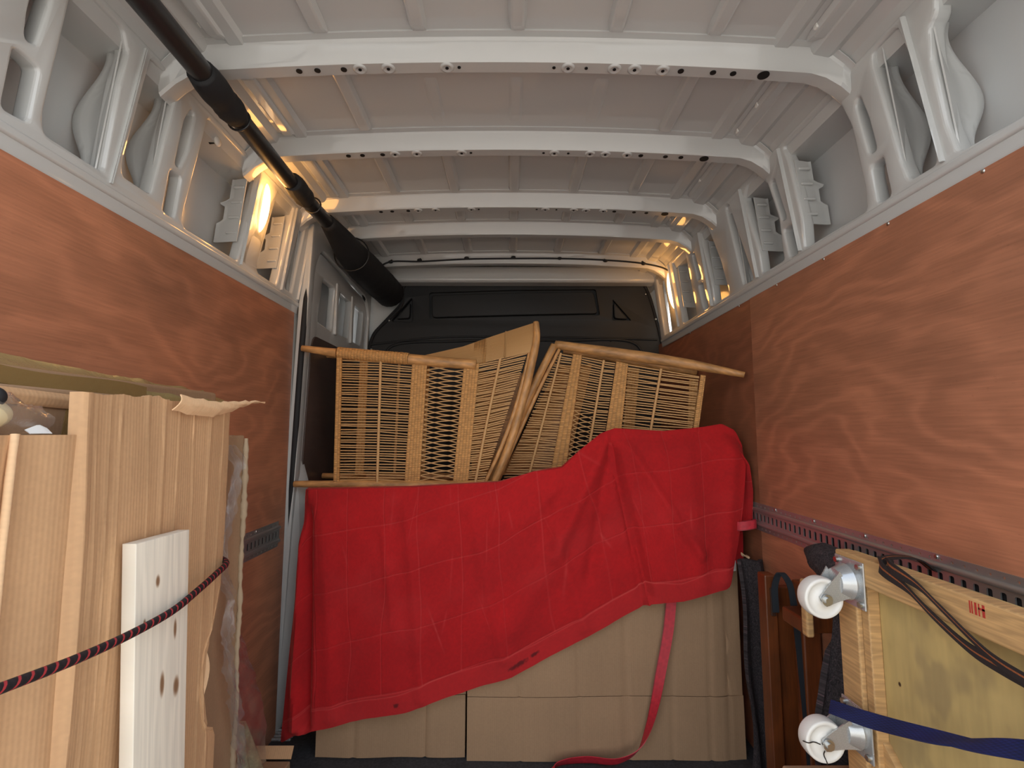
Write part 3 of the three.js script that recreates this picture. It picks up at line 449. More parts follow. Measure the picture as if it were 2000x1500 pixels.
// ---------------------------------------------------------------- red moving blanket
{ const TOP = [[0, -.735, .916], [.03, -.723, .917], [.06, -.712, .918], [.30, -.363, .925], [.50, -.037, .944], [.57, .084, .980], [.62, .187, .992], [.66, .254, 1.051], [.695, .330, 1.111], [.725, .378, 1.130], [.84, .557, 1.120], [.93, .70, 1.135], [.965, .766, 1.146], [.985, .813, 1.122], [1, .836, 1.07]];
  const BOT = [[0, -.795, .050], [.012, -.787, .052], [.03, -.727, .096], [.06, -.68, .113], [.30, -.347, .179], [.50, .009, .288], [.57, .145, .356], [.62, .282, .425], [.66, .373, .472], [.70, .452, .511], [.715, .478, .530], [.725, .486, .536], [.84, .595, .547], [.95, .715, .580], [.985, .743, .588], [1, .752, .596]];
  const t = thing('moving_blanket', 'quilted red velvet blanket draped over the cardboard boxes', 'blanket', [0, .6, -1.79]);
  const folds = [ // x0,y0,x1,y1,amp,width
    [.36, 1.12, .16, .70, .020, .030], [.37, 1.10, .28, .62, -.014, .022], [.16, .70, .02, .45, .010, .04], [.36, 1.11, .48, .56, -.022, .016], [.40, 1.10, .66, .70, .010, .018], [.62, 1.12, .66, .60, .008, .03], [.79, 1.12, .74, .62, .014, .03],
    [-.715, .90, -.69, .13, -.034, .014], [-.745, .80, -.735, .12, .024, .016], [-.66, .86, -.60, .16, .010, .03], [-.37, .90, -.30, .22, .007, .02], [-.15, .90, -.02, .35, .008, .025], [.10, .96, .26, .45, .009, .02], [-.45, .80, -.40, .45, .006, .015], [.19, .95, .05, .80, .008, .02]];
  const seg = (x, y, f) => { const dx = f[2] - f[0], dy = f[3] - f[1], l2 = dx * dx + dy * dy, k = clamp(((x - f[0]) * dx + (y - f[1]) * dy) / l2, 0, 1), d = Math.hypot(x - f[0] - dx * k, y - f[1] - dy * k); return 1.35 * f[4] * gau(d, f[5]) * smooth(-.02, .12, k) ; };
  const zf = (x, y, s) => { let z = 0; for (const f of folds) z += seg(x, y, f); z += .010 * (fbm(x * 5 + 3, y * 4, 3) - .5) + .006 * Math.sin(x * 17 + y * 6) * smooth(.9, .2, y); z += .034 * smooth(.709, .717, s); z -= .05 * smooth(.05, 0, s); return z; };
  const pt = (u, v) => { // v 0 at the hem, up to .9 at the top edge, then back over the load
    const a = interp(BOT, u), b = interp(TOP, u), k = Math.min(1, v / .8);
    let x = lerp(a[0], b[0], k) + .014 * Math.sin(k * Math.PI) * smooth(.97, 1, u), y = lerp(a[1], b[1], k);
    let z = -1.757 + zf(x, y, u) * (1 - .6 * smooth(.85, 1, k)) - .012 * smooth(.86, 1, k);
    if (v > .8) { const q = (v - .8) / .2, back = lerp(.66, .05, smooth(.52, .70, u)); z -= back * (q < .12 ? Math.sin(q / .12 * 1.4) * .1 : .1 + .9 * (q - .12) / .88); y = lerp(y, .878, smooth(0, lerp(.18, .8, smooth(.55, .7, u)), q)) + .010 * Math.sin(Math.min(1, q * 8) * 3.14); }
    y += .006 * (fbm(x * 12, 7) - .5) * smooth(.1, 0, v); return [x, y, z]; };
  part('cloth', slab(pt, 240, 150, .006, (u, v) => { const a = interp(BOT, u), b = interp(TOP, u), k = v / .8; return [u * 1.72 + .05, k * Math.hypot(b[0] - a[0], b[1] - a[1]) + .002]; }), M.velvet, t);
  // the layer folded back at the right end, its loop and its lower corner
  part('folded_layer', slab((u, v) => { const y = lerp(.79, 1.05, v), [xr] = interp([[.79, .893], [.80, .905], [.90, .905], [1.0, .89], [1.05, .855]], y), [xl] = interp([[.79, .80], [1.05, .80]], y); const k = lerp(.985, .942, u); return [lerp(xl, xr, u) * k, 1.12 + (y - 1.12) * k, -1.84 * k + .012 * Math.sin(u * 5 + v * 3)]; }, 16, 24, .006, (u, v) => [u * .1 + .3, v * .26 + .3]), M.velvet, t);
  part('lower_corner', slab((u, v) => { const y = lerp(.632 + .035 * u, .84, v), [xr] = interp([[.63, .838], [.76, .842], [.84, .82]], y); return [lerp(.745, xr, u), y, -1.795 + .012 * Math.sin(u * 3)]; }, 12, 18, .006, (u, v) => [u * .1 + .5, v * .2 + .35]), M.velvet, t);
  part('hem_loop', [strap([[.77, .795, -1.735], [.80, .800, -1.705], [.842, .808, -1.70], [.852, .808, -1.715], [.83, .80, -1.73], [.79, .795, -1.745]], [[0, 1, 0], [0, 1, 0]], .030, .003, 30)], M.redWeb, t);
}
{ const t = thing('webbing_strap', 'red webbing strap hanging from the blanket and coiling on the floor', 'strap', [.4, 0, -1.77]);
  const pts = [[.575, .60, -1.766], [.566, .548, -1.76], [.55, .436, -1.758], [.523, .317, -1.756], [.494, .20, -1.752], [.468, .125, -1.748], [.43, .062, -1.74], [.36, .032, -1.735], [.26, .028, -1.75], [.175, .022, -1.745], [.137, .020, -1.715], [.15, .012, -1.685], [.25, .012, -1.675], [.345, .010, -1.68]];
  const ws = [[1, .15, 0], [1, .12, .1], [1, .15, .3], [.95, .2, .35], [.6, .3, .6], [.3, .3, .9], [.05, .75, .75], [0, .9, .6], [.05, .9, .5], [.3, .8, .5], [.6, .75, .2], [.2, .8, -.5], [0, .7, -.8], [0, .5, -.9]];
  part('webbing', strap(pts, ws, .036, .0022, 160), M.redWeb, t);
}

// ---------------------------------------------------------------- cane chairs lying on their sides on the load
function rods(cols, nr, r, z0, jit, skip) { // thin canes threading through the columns; cols: [[top xyz],[bottom xyz]]
  const out = [];
  for (let i = 0; i < nr; i++) { const v = (i + .5) / nr, pts = cols.map(([a, b]) => { const w = v + jit * (rnd() - .5) / nr; return [lerp(a[0], b[0], w), lerp(a[1], b[1], w), lerp(a[2], b[2], w)]; }); out.push(polyRod(pts, r)); }
  return mergeGeometries(out);
}
function polyRod(pts, r, n = 5) {
  const P = [], I = [], Nn = [];
  pts.forEach((p, i) => { const a = V(pts[Math.max(0, i - 1)]), b = V(pts[Math.min(pts.length - 1, i + 1)]), d = b.sub(a).normalize(), s = new THREE.Vector3(0, 1, 0).cross(d); if (s.lengthSq() < 1e-6) s.set(1, 0, 0); s.normalize(); const q = d.clone().cross(s);
    for (let k = 0; k < n; k++) { const t = k / n * 6.2832, e = s.clone().multiplyScalar(Math.cos(t)).addScaledVector(q, Math.sin(t)); P.push(p[0] + e.x * r, p[1] + e.y * r, p[2] + e.z * r); Nn.push(e.x, e.y, e.z); } });
  for (let i = 0; i + 1 < pts.length; i++) for (let k = 0; k < n; k++) { const a = i * n + k, b = i * n + (k + 1) % n; I.push(a, b, a + n, b, b + n, a + n); }
  const g = new THREE.BufferGeometry(); g.setAttribute('position', new THREE.Float32BufferAttribute(P, 3)); g.setAttribute('normal', new THREE.Float32BufferAttribute(Nn, 3)); g.setIndex(I); return g;
}
function lattice(A, B, C, D, nr, r) { // diamonds between column A-B (left) and C-D (right)
  const out = [], at = (u, v) => { const t = [0, 1, 2].map((k) => lerp(A[k], C[k], u)), b = [0, 1, 2].map((k) => lerp(B[k], D[k], u)); return [0, 1, 2].map((k) => lerp(t[k], b[k], v) + (k === 2 ? .002 * Math.sin(u * 9 + v * 60) : 0)); };
  for (let i = 0; i < nr; i++) for (const s of [-1, 1]) { const v0 = (i + .5) / nr, v1 = clamp(v0 + s * 1.6 / nr, .005, .995); out.push(polyRod([0, .25, .5, .75, 1].map((u) => at(u, clamp(v0 + (v1 - v0) * u + (u > .6 ? -s * .2 / nr : 0), .004, .996))), r)); }
  return mergeGeometries(out);
}
function bandGeo(t0, t1, b0, b1, th, bow = 0) { return slab((u, v) => [0, 1, 2].map((k) => lerp(lerp(b0[k], b1[k], u), lerp(t0[k], t1[k], u), v) + (k === 2 ? bow * Math.sin(v * Math.PI) : 0)), 4, 24, th, (u, v) => [u * Math.hypot(t1[0] - t0[0], t1[1] - t0[1]), v * Math.hypot(t0[0] - b0[0], t0[1] - b0[1])]); }
const at3 = (p, z) => [p[0], p[1], z];
{ // left chair, feet to the left
  const t = thing('cane_chair', 'woven cane chair on its side, feet pointing to the left sliding door', 'chair', [-.35, .916, -2.0]), Z = -1.92;
  const c = (x, y, dz = 0) => [x, y, Z + dz];
  const K = [ // columns of the near panel: top, bottom
    [c(-.675, 1.420), c(-.67, .932)], [c(-.51, 1.414, .004), c(-.511, .932, .004)], [c(-.381, 1.404), c(-.402, .928)], [c(-.33, 1.398), c(-.352, .924)], [c(-.177, 1.390, -.002), c(-.215, .922, -.002)], [c(-.124, 1.392), c(-.165, .922)], [c(-.041, 1.408, .006), c(-.133, .922, .006)], [c(.071, 1.435, .012), c(-.099, .926, .012)]];
  part('leg_pole', taper([[-.827, 1.455, Z], [-.684, 1.435, Z], [-.398, 1.410, Z], [-.133, 1.388, Z + .002]], [.012, .020, .023, .022, .021], 30, 12, .05), M.cane, t);
  part('leg_pole', taper([[-.834, .922, Z], [-.665, .920, Z], [-.35, .916, Z], [-.05, .916, Z + .004]], [.012, .018, .020, .019], 30, 12, .05), M.cane, t);
  part('wrapping', taper([[-.684, 1.437, Z + .001], [-.55, 1.424, Z + .001], [-.40, 1.412, Z + .001]], [.0235, .025, .0245], 60, 12, .10), M.band, t);
  part('edge_band', bandGeo(c(-.684, 1.43, .012), c(-.664, 1.43, .012), c(-.679, .925, .012), c(-.658, .925, .012), .010), M.band, t);
  part('woven_band', bandGeo(c(-.385, 1.405, .008), c(-.326, 1.400, .008), c(-.406, .925, .008), c(-.348, .922, .008), .010), M.band, t);
  part('woven_band', bandGeo(c(-.180, 1.392, .008), c(-.120, 1.392, .008), c(-.219, .920, .008), c(-.161, .920, .008), .010), M.band, t);
  part('stake', polyRod([c(-.51, 1.420, .009), c(-.511, .928, .009)], .0055, 8), M.rod, t);
  part('stake', polyRod([c(-.036, 1.412, .010), c(-.09, 1.15, .014), c(-.133, .922, .010)], .0055, 8), M.rod, t);
  part('cane_rods', rods([K[0], K[1], K[2]], 47, .0027, Z, .5), M.rod, t, 'stuff');
  part('lattice', lattice(K[3][0], K[3][1], K[4][0], K[4][1], 24, .0025), M.rod, t, 'stuff');
  part('cane_rods', rods([K[5], K[6], K[7]], 54, .0030, Z, .6), M.rod, t, 'stuff');
  // rim of the back, doubled
  part('rim', taper([[.107, 1.564, Z - .01], [.109, 1.50, Z], [.083, 1.373, Z + .01], [.042, 1.21, Z + .014], [-.008, 1.05, Z + .012], [-.06, .925, Z]], [.012, .0165, .017, .017, .016, .015], 40, 12, .05), M.cane, t);
  part('inner_rim', taper([[.083, 1.45, Z - .004], [.052, 1.32, Z + .012], [.012, 1.18, Z + .018], [-.038, 1.05, Z + .016], [-.095, .925, Z + .008]], [.007, .008, .008, .007], 30, 8, .05), M.cane, t);
  // the far side of the back, curving away and up behind the pole
  const far = (u, v) => { const a = interp([[0, -.36, 1.395, -1.945], [.55, -.13, 1.395, -1.94], [1, .088, 1.44, -1.915]], u), b = interp([[0, -.42, 1.462, -2.20], [.40, -.206, 1.506, -2.17], [.7, -.06, 1.555, -2.15], [1, .108, 1.566, -1.945]], u); return [0, 1, 2].map((k) => lerp(a[k], b[k], v) - (k === 2 ? .04 * Math.sin(v * 3.14) * (1 - u) : 0)); };
  { const l = []; for (let i = 0; i < 46; i++) l.push(polyRod([0, .2, .4, .6, .8, 1].map((u) => far(u, (i + .5 + .4 * (rnd() - .5)) / 46)), .0034)); part('far_rods', mergeGeometries(l), M.rod, t, 'stuff'); }
  part('far_band', slab((u, v) => far(lerp(.50, .62, u), v).map((q, k) => q + (k === 2 ? .006 : 0)), 4, 14, .006, (u, v) => [u * .06, v * .26]), M.band, t);
  part('far_stake', polyRod([0, .25, .5, .75, 1].map((v) => far(.78, v).map((q, k) => q + (k === 2 ? .006 : 0))), .004, 6), M.rod, t);
  // the other long side of the chair seen through the canes
  const D = -.27, f = (x, y) => [x * 1.06 + .02, lerp(1.14, y, 1.0), Z + D];
  part('far_pole', taper([f(-.80, 1.47), f(-.6, 1.455), f(-.2, 1.43)], [.012, .018, .018], 20, 10), M.cane, t);
  part('far_pole', taper([f(-.80, .93), f(-.6, .925), f(-.1, .925)], [.012, .018, .018], 20, 10), M.cane, t);
  part('far_band', bandGeo(f(-.66, 1.46), f(-.625, 1.46), f(-.665, .93), f(-.63, .93), .008), M.band, t);
  part('far_band', bandGeo(f(-.405, 1.44), f(-.36, 1.44), f(-.42, .93), f(-.375, .93), .008), M.band, t);
  part('far_stake', polyRod([f(-.49, 1.45), f(-.50, .93)], .006, 6), M.rod, t);
  part('seat_rail', taper([[-.66, .93, Z - .01], [-.64, .93, Z + D]], [.012, .012], 6, 8), M.cane, t);
  part('back_lining', slab((u, v) => [lerp(-.16, .06 - .12 * (1 - v), u), lerp(.93, 1.39, v), Z - .20 - .08 * Math.sin(u * 1.6)], 10, 10, .004, (u, v) => [u * .3, v * .5]), M.cane, t);
}
{ // right chair, feet to the right, tilted
  const t = thing('cane_chair', 'woven cane chair on its side at the right, partly under the red blanket', 'chair', [.4, .916, -2.05]), Z = -1.985;
  const c = (x, y, dz = 0) => { const zc = 1.985 - .185 * clamp((x - .2) / .6, -.2, 1.3), k = zc / 1.985; return [x * k, 1.12 + (y - 1.12) * k, dz - zc]; }, // turned so that the feet come forward
    A = (p, dz = 0) => [p[0], p[1], p[2] + dz], down = (a, b, y = .925) => { const k = (a[1] - y) / (a[1] - b[1]); return [lerp(a[0], b[0], k), y, lerp(a[2], b[2], k)]; };
  const col = (tx, ty, bx, by, dz = 0, y = .925) => [c(tx, ty, dz), down(c(tx, ty, dz), c(bx, by, dz), y)];
  const e0 = col(.200, 1.448, -.02, .946, .004), s1 = col(.211, 1.445, .087, .983, .006), b0 = col(.261, 1.439, .169, .983), b1 = col(.297, 1.437, .227, .983), s2 = col(.387, 1.415, .328, 1.099, .005), d0 = col(.438, 1.410, .391, 1.137), d1 = col(.486, 1.400, .453, 1.137), s3 = col(.621, 1.380, .569, 1.122, .005), r0 = col(.782, 1.356, .744, 1.134), r1 = col(.803, 1.352, .765, 1.134);
  part('leg_pole', taper([c(.19, 1.482), c(.432, 1.447), c(.727, 1.403), c(.853, 1.380), c(.968, 1.357)], [.018, .022, .023, .019, .011], 40, 12, .05), M.cane, t);
  part('rim', taper([[.186, 1.480, Z], [.094, 1.297, Z + .02], [.01, 1.11, Z + .03], [-.075, .920, Z + .02]], [.016, .017, .017, .016], 40, 12, .05), M.cane, t);
  part('inner_rim', taper([[.205, 1.46, Z + .012], [.118, 1.29, Z + .024], [.034, 1.11, Z + .030], [-.045, .93, Z + .022]], [.007, .008, .008], 30, 8, .05), M.cane, t);
  const bd = (n, a, b) => part(n, bandGeo(A(a[0], .012), A(b[0], .012), A(a[1], .012), A(b[1], .012), .010), M.band, t);
  bd('woven_band', b0, b1); bd('woven_band', d0, d1); bd('edge_band', r0, r1);
  for (const s of [s1, s2, s3]) part('stake', polyRod([A(s[0], .008), A(s[1], .008)], .0052, 8), M.rod, t);
  part('cane_rods', rods([e0, s1, b0], 52, .0029, Z, .6), M.rod, t, 'stuff');
  const mid = (cc, k) => [0, 1, 2].map((i) => lerp(cc[0][i], cc[1][i], k));
  part('cane_rods', rods([[b1[0], mid(b1, .42)], [s2[0], mid(s2, .42)]], 21, .0028, Z, .5), M.rod, t, 'stuff');
  part('lattice', lattice(mid(b1, .42), mid(b1, .84), mid(s2, .42), mid(s2, .84), 11, .0022), M.rod, t, 'stuff');
  part('cane_rods', rods([[mid(b1, .84), b1[1]], [mid(s2, .84), s2[1]]], 8, .0022, Z, .5), M.rod, t, 'stuff');
  part('cane_rods', rods([s2, d0], 48, .0028, Z, .5), M.rod, t, 'stuff');
  part('cane_rods', rods([d1, s3, r0], 46, .0026, Z, .7), M.rod, t, 'stuff');
  const D = -.24, f = (x, y) => [x, y, Z + D];
  part('far_band', bandGeo(f(.83, 1.37), f(.87, 1.366), f(.80, .95), f(.84, .95), .008), M.band, t);
  part('far_band', bandGeo(f(.55, 1.42), f(.60, 1.415), f(.50, .95), f(.55, .95), .008), M.band, t);
  part('far_pole', taper([f(.25, 1.50), f(.55, 1.45), f(.86, 1.395)], [.016, .02, .016], 20, 10), M.cane, t);
  part('back_lining', slab((u, v) => [lerp(lerp(-.03, .22, v), lerp(.24, .36, v), u), lerp(.94, 1.42, v), Z - .12 - .05 * Math.sin(u * 3)], 8, 10, .004, (u, v) => [u * .3, v * .5]), M.cane, t);
}

// ---------------------------------------------------------------- right side: dolly, straps, felts, wood
{ const t = thing('castor_dolly', 'wooden castor dolly standing on edge against the right wall', 'dolly', [.72, .41, -.85]);
  const XF = .70, zf = -1.075, zn = -.47, yt = .872, yb = .412;
  part('deck_board', box(XF + .032, XF + .046, yb, yt - .004, zn, zf, .002), M.deck, t);
  part('top_batten', box(XF, XF + .032, yt - .055, yt, zn, zf + .001, .004), M.batten, t).userData.label = 'batten stamped with a small red mark';
  part('end_batten', box(XF, XF + .032, yb, yt - .056, zf + .058, zf, .004), M.batten, t);
  part('end_lip', box(XF + .008, XF + .032, yb, yt - .056, zf + .080, zf + .059, .003), M.batten, t);
  part('bottom_batten', box(XF, XF + .032, yb, yb + .05, zn, zf + .059, .004), M.batten, t);
  part('corner_brace', pressed([[.925, yb + .05], [1.016, yb + .05], [1.016, yb + .135]], [], .012, .001, (a, b, d) => [XF + .031 - d, b, -a]), M.batten, t);
  const red = std({ color: 0xb03428, roughness: .8 }), mk = []; for (const [a, w] of [[0, .004], [.008, .002], [.0125, .0035], [.019, .002], [.0225, .002]]) mk.push(box(XF - .0004, XF + .0006, .848, .866, -.742 - a, -.742 - a - w)); mk.push(box(XF - .0004, XF + .0006, .8575, .8605, -.742, -.752));
  part('ink_stamp', mk, red, t);
  function castor(yc, zc, wy, wx, tilt) {
    const c = group('castor', t), x = XF;
    part('mount_plate', box(x - .004, x, yc - .046, yc + .046, zc - .042, zc + .042, .002), M.steel, c);
    for (const [a, b] of [[-1, -1], [-1, 1], [1, -1], [1, 1]]) part('bolt', cyl([x - .004, yc + a * .036, zc + b * .032], [x - .010, yc + a * .036, zc + b * .032], .006, .006, 6), M.screw, c);
    part('swivel', [cyl([x - .004, yc, zc], [x - .012, yc, zc], .034, .034, 28), cyl([x - .012, yc, zc], [x - .018, yc, zc], .036, .033, 28)], M.steel, c);
    const W = [x - wx, yc + wy, zc];
    // fork: crown dish and two cheeks tapering to the axle
    const g = [cyl([x - .018, yc, zc], [x - .034, yc, zc], .033, .026, 28)];
    for (const s of [-1, 1]) g.push(slab((u, v) => { const w = lerp(.030, .011, Math.pow(u, .8)), dx = W[0] - (x - .02), dy = W[1] - yc, L = Math.hypot(dx, dy), nx = -dy / L, ny = dx / L; return [x - .02 + dx * u * 1.14 + nx * (v - .5) * 2 * w, yc + dy * u * 1.14 + ny * (v - .5) * 2 * w, zc + s * (.0205 - .003 * Math.sin(u * 3)) + .0015]; }, 10, 4, .003));
    part('fork', g, M.steel, c);
    const pr = [[.008, -.014], [.014, -.015], [.017, -.011], [.028, -.010], [.032, -.015], [.0375, -.0155], [.0395, -.012], [.0405, 0], [.0395, .012], [.0375, .0155], [.032, .015], [.028, .010], [.017, .011], [.014, .015], [.008, .014]].map((p) => new THREE.Vector2(...p));
    part('wheel', new THREE.LatheGeometry(pr, 48).rotateX(Math.PI / 2).translate(...W), M.nylon, c);
    part('axle', [cyl([W[0], W[1], zc - .028], [W[0], W[1], zc + .028], .0055, .0055, 12), cyl([W[0], W[1], zc + .022], [W[0], W[1], zc + .0245], .011, .011, 20), cyl([W[0], W[1], zc + .0245], [W[0], W[1], zc + .030], .0075, .0075, 6)], M.screw, c);
    return [c, W];
  }
  castor(.817, -1.028, -.030, .066);
  const [c2, W2] = castor(.530, -1.035, -.018, .076);
  const crack = tex(8, 8, () => [40, 26, 16]);
  part('crack', [tube([[W2[0] - .012, W2[1] - .002, W2[2] + .016], [W2[0] - .022, W2[1], W2[2] + .0118], [W2[0] - .036, W2[1] + .001, W2[2] + .0158], [W2[0] - .044, W2[1] + .002, W2[2] + .011]], .0011, 16, 5), tube([[W2[0] - .002, W2[1] - .012, W2[2] + .016], [W2[0] - .004, W2[1] - .023, W2[2] + .0118], [W2[0] - .001, W2[1] - .036, W2[2] + .0158], [W2[0] + .002, W2[1] - .043, W2[2] + .011]], .0011, 16, 5)], std({ map: crack, roughness: .9 }), c2);
  const b = thing('cardboard_box', 'brown carton on the floor underneath the wooden castor dolly', 'box', [.72, 0, -.85]);
  part('carton_body', box(.585, .845, 0, .41, -.48, -1.12, .006), M.card2, b); part('flap', box(.58, .586, .18, .405, -.50, -1.10, .002), M.card2, b);
}
{ const t = thing('lashing_strap', 'doubled black strap with an orange stripe across the dolly board', 'strap', [.68, .8, -.8]);
  const P = [[.862, .84, -1.02], [.80, .872, -.985], [.715, .8795, -.952], [.692, .872, -.935], [.688, .852, -.872], [.690, .824, -.826], [.690, .798, -.765], [.688, .793, -.726], [.686, .79, -.665], [.684, .785, -.50]];
  part('webbing', strap(P, P.map((_, i) => i < 3 ? [0, .2, 1] : [0, .75, -.65]).map((w, i) => i === 3 ? [0, .6, .2] : i < 3 ? [.1, 0, -1] : w), .026, .0025, 90), M.blackWeb, t);
  const Q = P.slice(2).map(([x, y, z], i) => [x - .004, y + .002 + .014 * gau(i - 3, 2), z + .030 * gau(i - 2, 3)]);
  part('second_layer', strap(Q, Q.map((_, i) => i < 1 ? [.1, 0, -1] : i === 1 ? [0, .6, .2] : [0, .75, -.65]), .022, .0025, 80), M.blackWeb, t);
}
{ const t = thing('blue_strap', 'blue webbing strap stretched from the lower castor across the dolly', 'strap', [.67, .6, -.85]);
  const P = [[.655, .563, -1.052], [.66, .592, -.955], [.664, .632, -.847], [.664, .668, -.761], [.66, .715, -.663], [.655, .78, -.52]];
  part('webbing', strap(P, [[.1, 1, .2], [.05, 1, .1], [.3, .8, .3], [.6, .4, .3], [.1, 1, .2], [0, 1, 0]], .030, .003, 80), M.blueWeb, t);
}
function felt1(name, label, f, nu, nv, th) { const q = f(.5, .5), t = thing(name, label, 'blanket', [q[0], 0, q[2]]); part('cloth', slab(f, nu, nv, th, (u, v) => [u * .15, v * .7]), M.felt, t); return t; }
felt1('felt_blanket', 'dark grey felt blanket hanging beside the right edge of the cardboard box', (u, v) => { const y = lerp(.0, .69, v); return [lerp(.785 + .006 * Math.sin(y * 14), .862 - .01 * Math.sin(y * 9), u) - .012 * smooth(.3, .0, y) * (1 - u), y, -1.69 + .018 * Math.sin(u * 7 + y * 5) + .02 * smooth(.5, 0, y)]; }, 14, 30, .012);
{ const t = thing('felt_roll', 'end of a rolled dark grey felt blanket resting on the dolly behind the rail', 'blanket', [.82, .78, -1.36]);
  part('roll', taper([[.812, .800, -1.36], [.812, .800, -1.35], [.812, .797, -1.30], [.810, .785, -1.24], [.80, .745, -1.14]], [.010, .038, .046, .046, .042], 40, 20, .10), M.felt, t); }
felt1('felt_blanket', 'dark grey felt blanket bunched between the dolly end and the brown wood', (u, v) => { const y = lerp(.0, .70, v); return [lerp(.735 + .07 * smooth(.35, .7, y), .855, u), y, -1.235 + .014 * Math.sin(u * 8 + y * 7) + .02 * u + .02 * (fbm(u * 5, y * 9) - .5)]; }, 16, 30, .014);
{ const t = thing('wooden_headboard', 'orange-brown wooden furniture panel standing between the grey felts', 'furniture', [.80, 0, -1.5]);
  part('stile', box(.755, .790, 0, .70, -1.485, -1.53, .005), M.brownWood, t); part('stile', box(.812, .862, 0, .70, -1.40, -1.45, .006), M.brownWood, t);
  part('infill', box(.786, .86, 0, .66, -1.50, -1.53, .003), M.brownWood, t);
  part('slot_block', box(.768, .782, .585, .665, -1.48, -1.488, .002), std({ color: 0x3a2010, roughness: .6 }), t);
  part('peg', box(.758, .778, .60, .742, -1.29, -1.315, .006), M.batten, t); part('peg_bracket', box(.76, .862, .60, .64, -1.315, -1.41, .006), M.brownWood, t);
  const b = thing('elastic_band', 'dark blue-grey elastic band looped over the brown wooden panel', 'band', [.80, .4, -1.42]);
  part('webbing', strap([[.775, .60, -1.47], [.777, .68, -1.47], [.79, .715, -1.46], [.803, .69, -1.44], [.803, .62, -1.42], [.808, .45, -1.41], [.812, .30, -1.405], [.815, .05, -1.40]], [[1, 0, .1], [1, 0, .1]], .018, .003, 60), std({ color: 0x1d2228, roughness: .85 }), b);
}

// ---------------------------------------------------------------- left side: cardboard stack
{ const t = thing('torn_cardboard', 'tall torn cardboard sheet with vertical folds behind the white plank', 'cardboard', [-.60, 0, -.87]);
  // columns (distance from the camera, x offset): each panel between two folds is flat, the folds bend
  const fold = [[.660, -.622], [.684, -.587], [.700, -.592], [.735, -.596], [.78, -.596], [.83, -.598], [.88, -.597], [.93, -.599], [.985, -.598], [1.03, -.600], [1.056, -.602]];
  const right = (y) => { let z = 1.052 + .006 * (fbm(y * 26, 2, 3) - .5); const b = interp([[0, 0], [.50, 0], [.535, .005], [.55, .036], [.62, .056], [.70, .052], [.73, .026], [.80, .004], [.86, 0], [1.2, 0]], y)[0]; return z - b + .010 * smooth(.53, .50, y); };
  const top = (z) => 1.176 + .006 * (fbm(z * 60, 5, 3) - .3) + (z > .80 && z < .86 ? .008 * noise(z * 90, 1) : 0);
  const f = (u, v) => { const zz = lerp(.672, 1.056, u), y = lerp(.0, top(zz), v), zr = right(y), z = Math.min(zz, zr) + .014 * (1 - v) * (1 - u), [x] = interp(fold, lerp(.672, 1.056, u)); const zz2 = lerp(.672, 1.056, u); let rg = 0; for (const [c, w] of [[.707, .0022], [.733, .0016], [.752, .0022], [.812, .0016], [.853, .002], [.884, .0018], [.93, .0014], [.982, .002], [1.022, .0016]]) rg += .0022 * gau(zz2 - c - .004 * Math.sin(y * 6 + c * 50), w); return [x + rg + .010 * (1 - v) + .003 * Math.sin(y * 9) * (1 - u) + .004 * (fbm(zz2 * 14, y * 5, 2) - .5), y, -z]; };
  part('sheet', slab(f, 300, 60, .006, (u, v) => [u * .40, v * 1.18]), M.card, t);
  part('torn_flap', slab((u, v) => { const z = lerp(.852, 1.118, u), h = interp([[0, .028], [.3, .030], [.55, .026], [.8, .012], [1, .001]], u)[0] * (1 + .15 * (noise(u * 14, 3) - .5)); const y0 = 1.190 - .004 * u - .006 * Math.sin(u * 5) - .004 * noise(u * 22, 9); return [-.588 + .016 * Math.sin(v * 2.2) + .012 * u, lerp(y0 - h, y0, v), -z]; }, 36, 6, .002, (u, v) => [u * .27, v * .03]), M.cardTop, t);
  part('peeled_patch', slab((u, v) => { const y = lerp(.60, .70, v); return [-.601 + .004 * u, y, -(1.004 + .020 * u * Math.sin(v * 3.1))]; }, 6, 8, .0015, (u, v) => [u * .03, v * .1]), M.cardTop, t);
}
{ const t = thing('cardboard_box', 'tall brown cardboard box at the left edge in front of the torn sheet', 'box', [-.70, 0, -.56]);
  part('carton_body', box(-.610, -.668, 0, 1.112, -.52, -.680, .006), M.card, t);
  part('side_panel', slab((u, v) => [-.600 + .004 * Math.sin(u * 9) + .003 * (fbm(u * 4, v * 9) - .5), lerp(0, 1.117, v), lerp(-.52, -.686, u) - .010 * (1 - v)], 30, 40, .005, (u, v) => [u * .17 + .4, v * 1.1]), M.card, t);
  part('folded_edge', taper([[-.598, .05, -.588], [-.597, .6, -.590], [-.597, 1.09, -.593], [-.60, 1.118, -.597]], [.0035, .004, .004, .005], 40, 8, .4), M.cardTop, t);
  part('tape_strip', slab((u, v) => [-.5975 + .001 * Math.sin(v * 40), lerp(.50, .84, v), -.690 + .020 * (u - .6) - .010 * (1 - v)], 4, 40, .0006, (u, v) => [u * .03, v * .34]), M.film, t);
}
{ const t = thing('taped_carton', 'flat cardboard carton with brown tape behind the left box, under the wrapped foam', 'box', [-.74, 0, -.75]);
  part('carton_body', box(-.672, -.76, 0, 1.185, -.52, -.87, .006), M.card2, t);
  part('brown_tape', slab((u, v) => [-.6705, lerp(1.112, 1.165, v) - .004 * u, lerp(-.735, -.755, u) - .006 * v], 3, 6, .0008, (u, v) => [u * .03, v * .06]), M.tapeBrown, t);
  part('top_fold', slab((u, v) => [-.668 + .006 * Math.sin(v * 3), 1.163 + .022 * v - .012 * u, lerp(-.53, -.868, u)], 24, 4, .003, (u, v) => [u * .34, v * .02]), M.card, t);
}
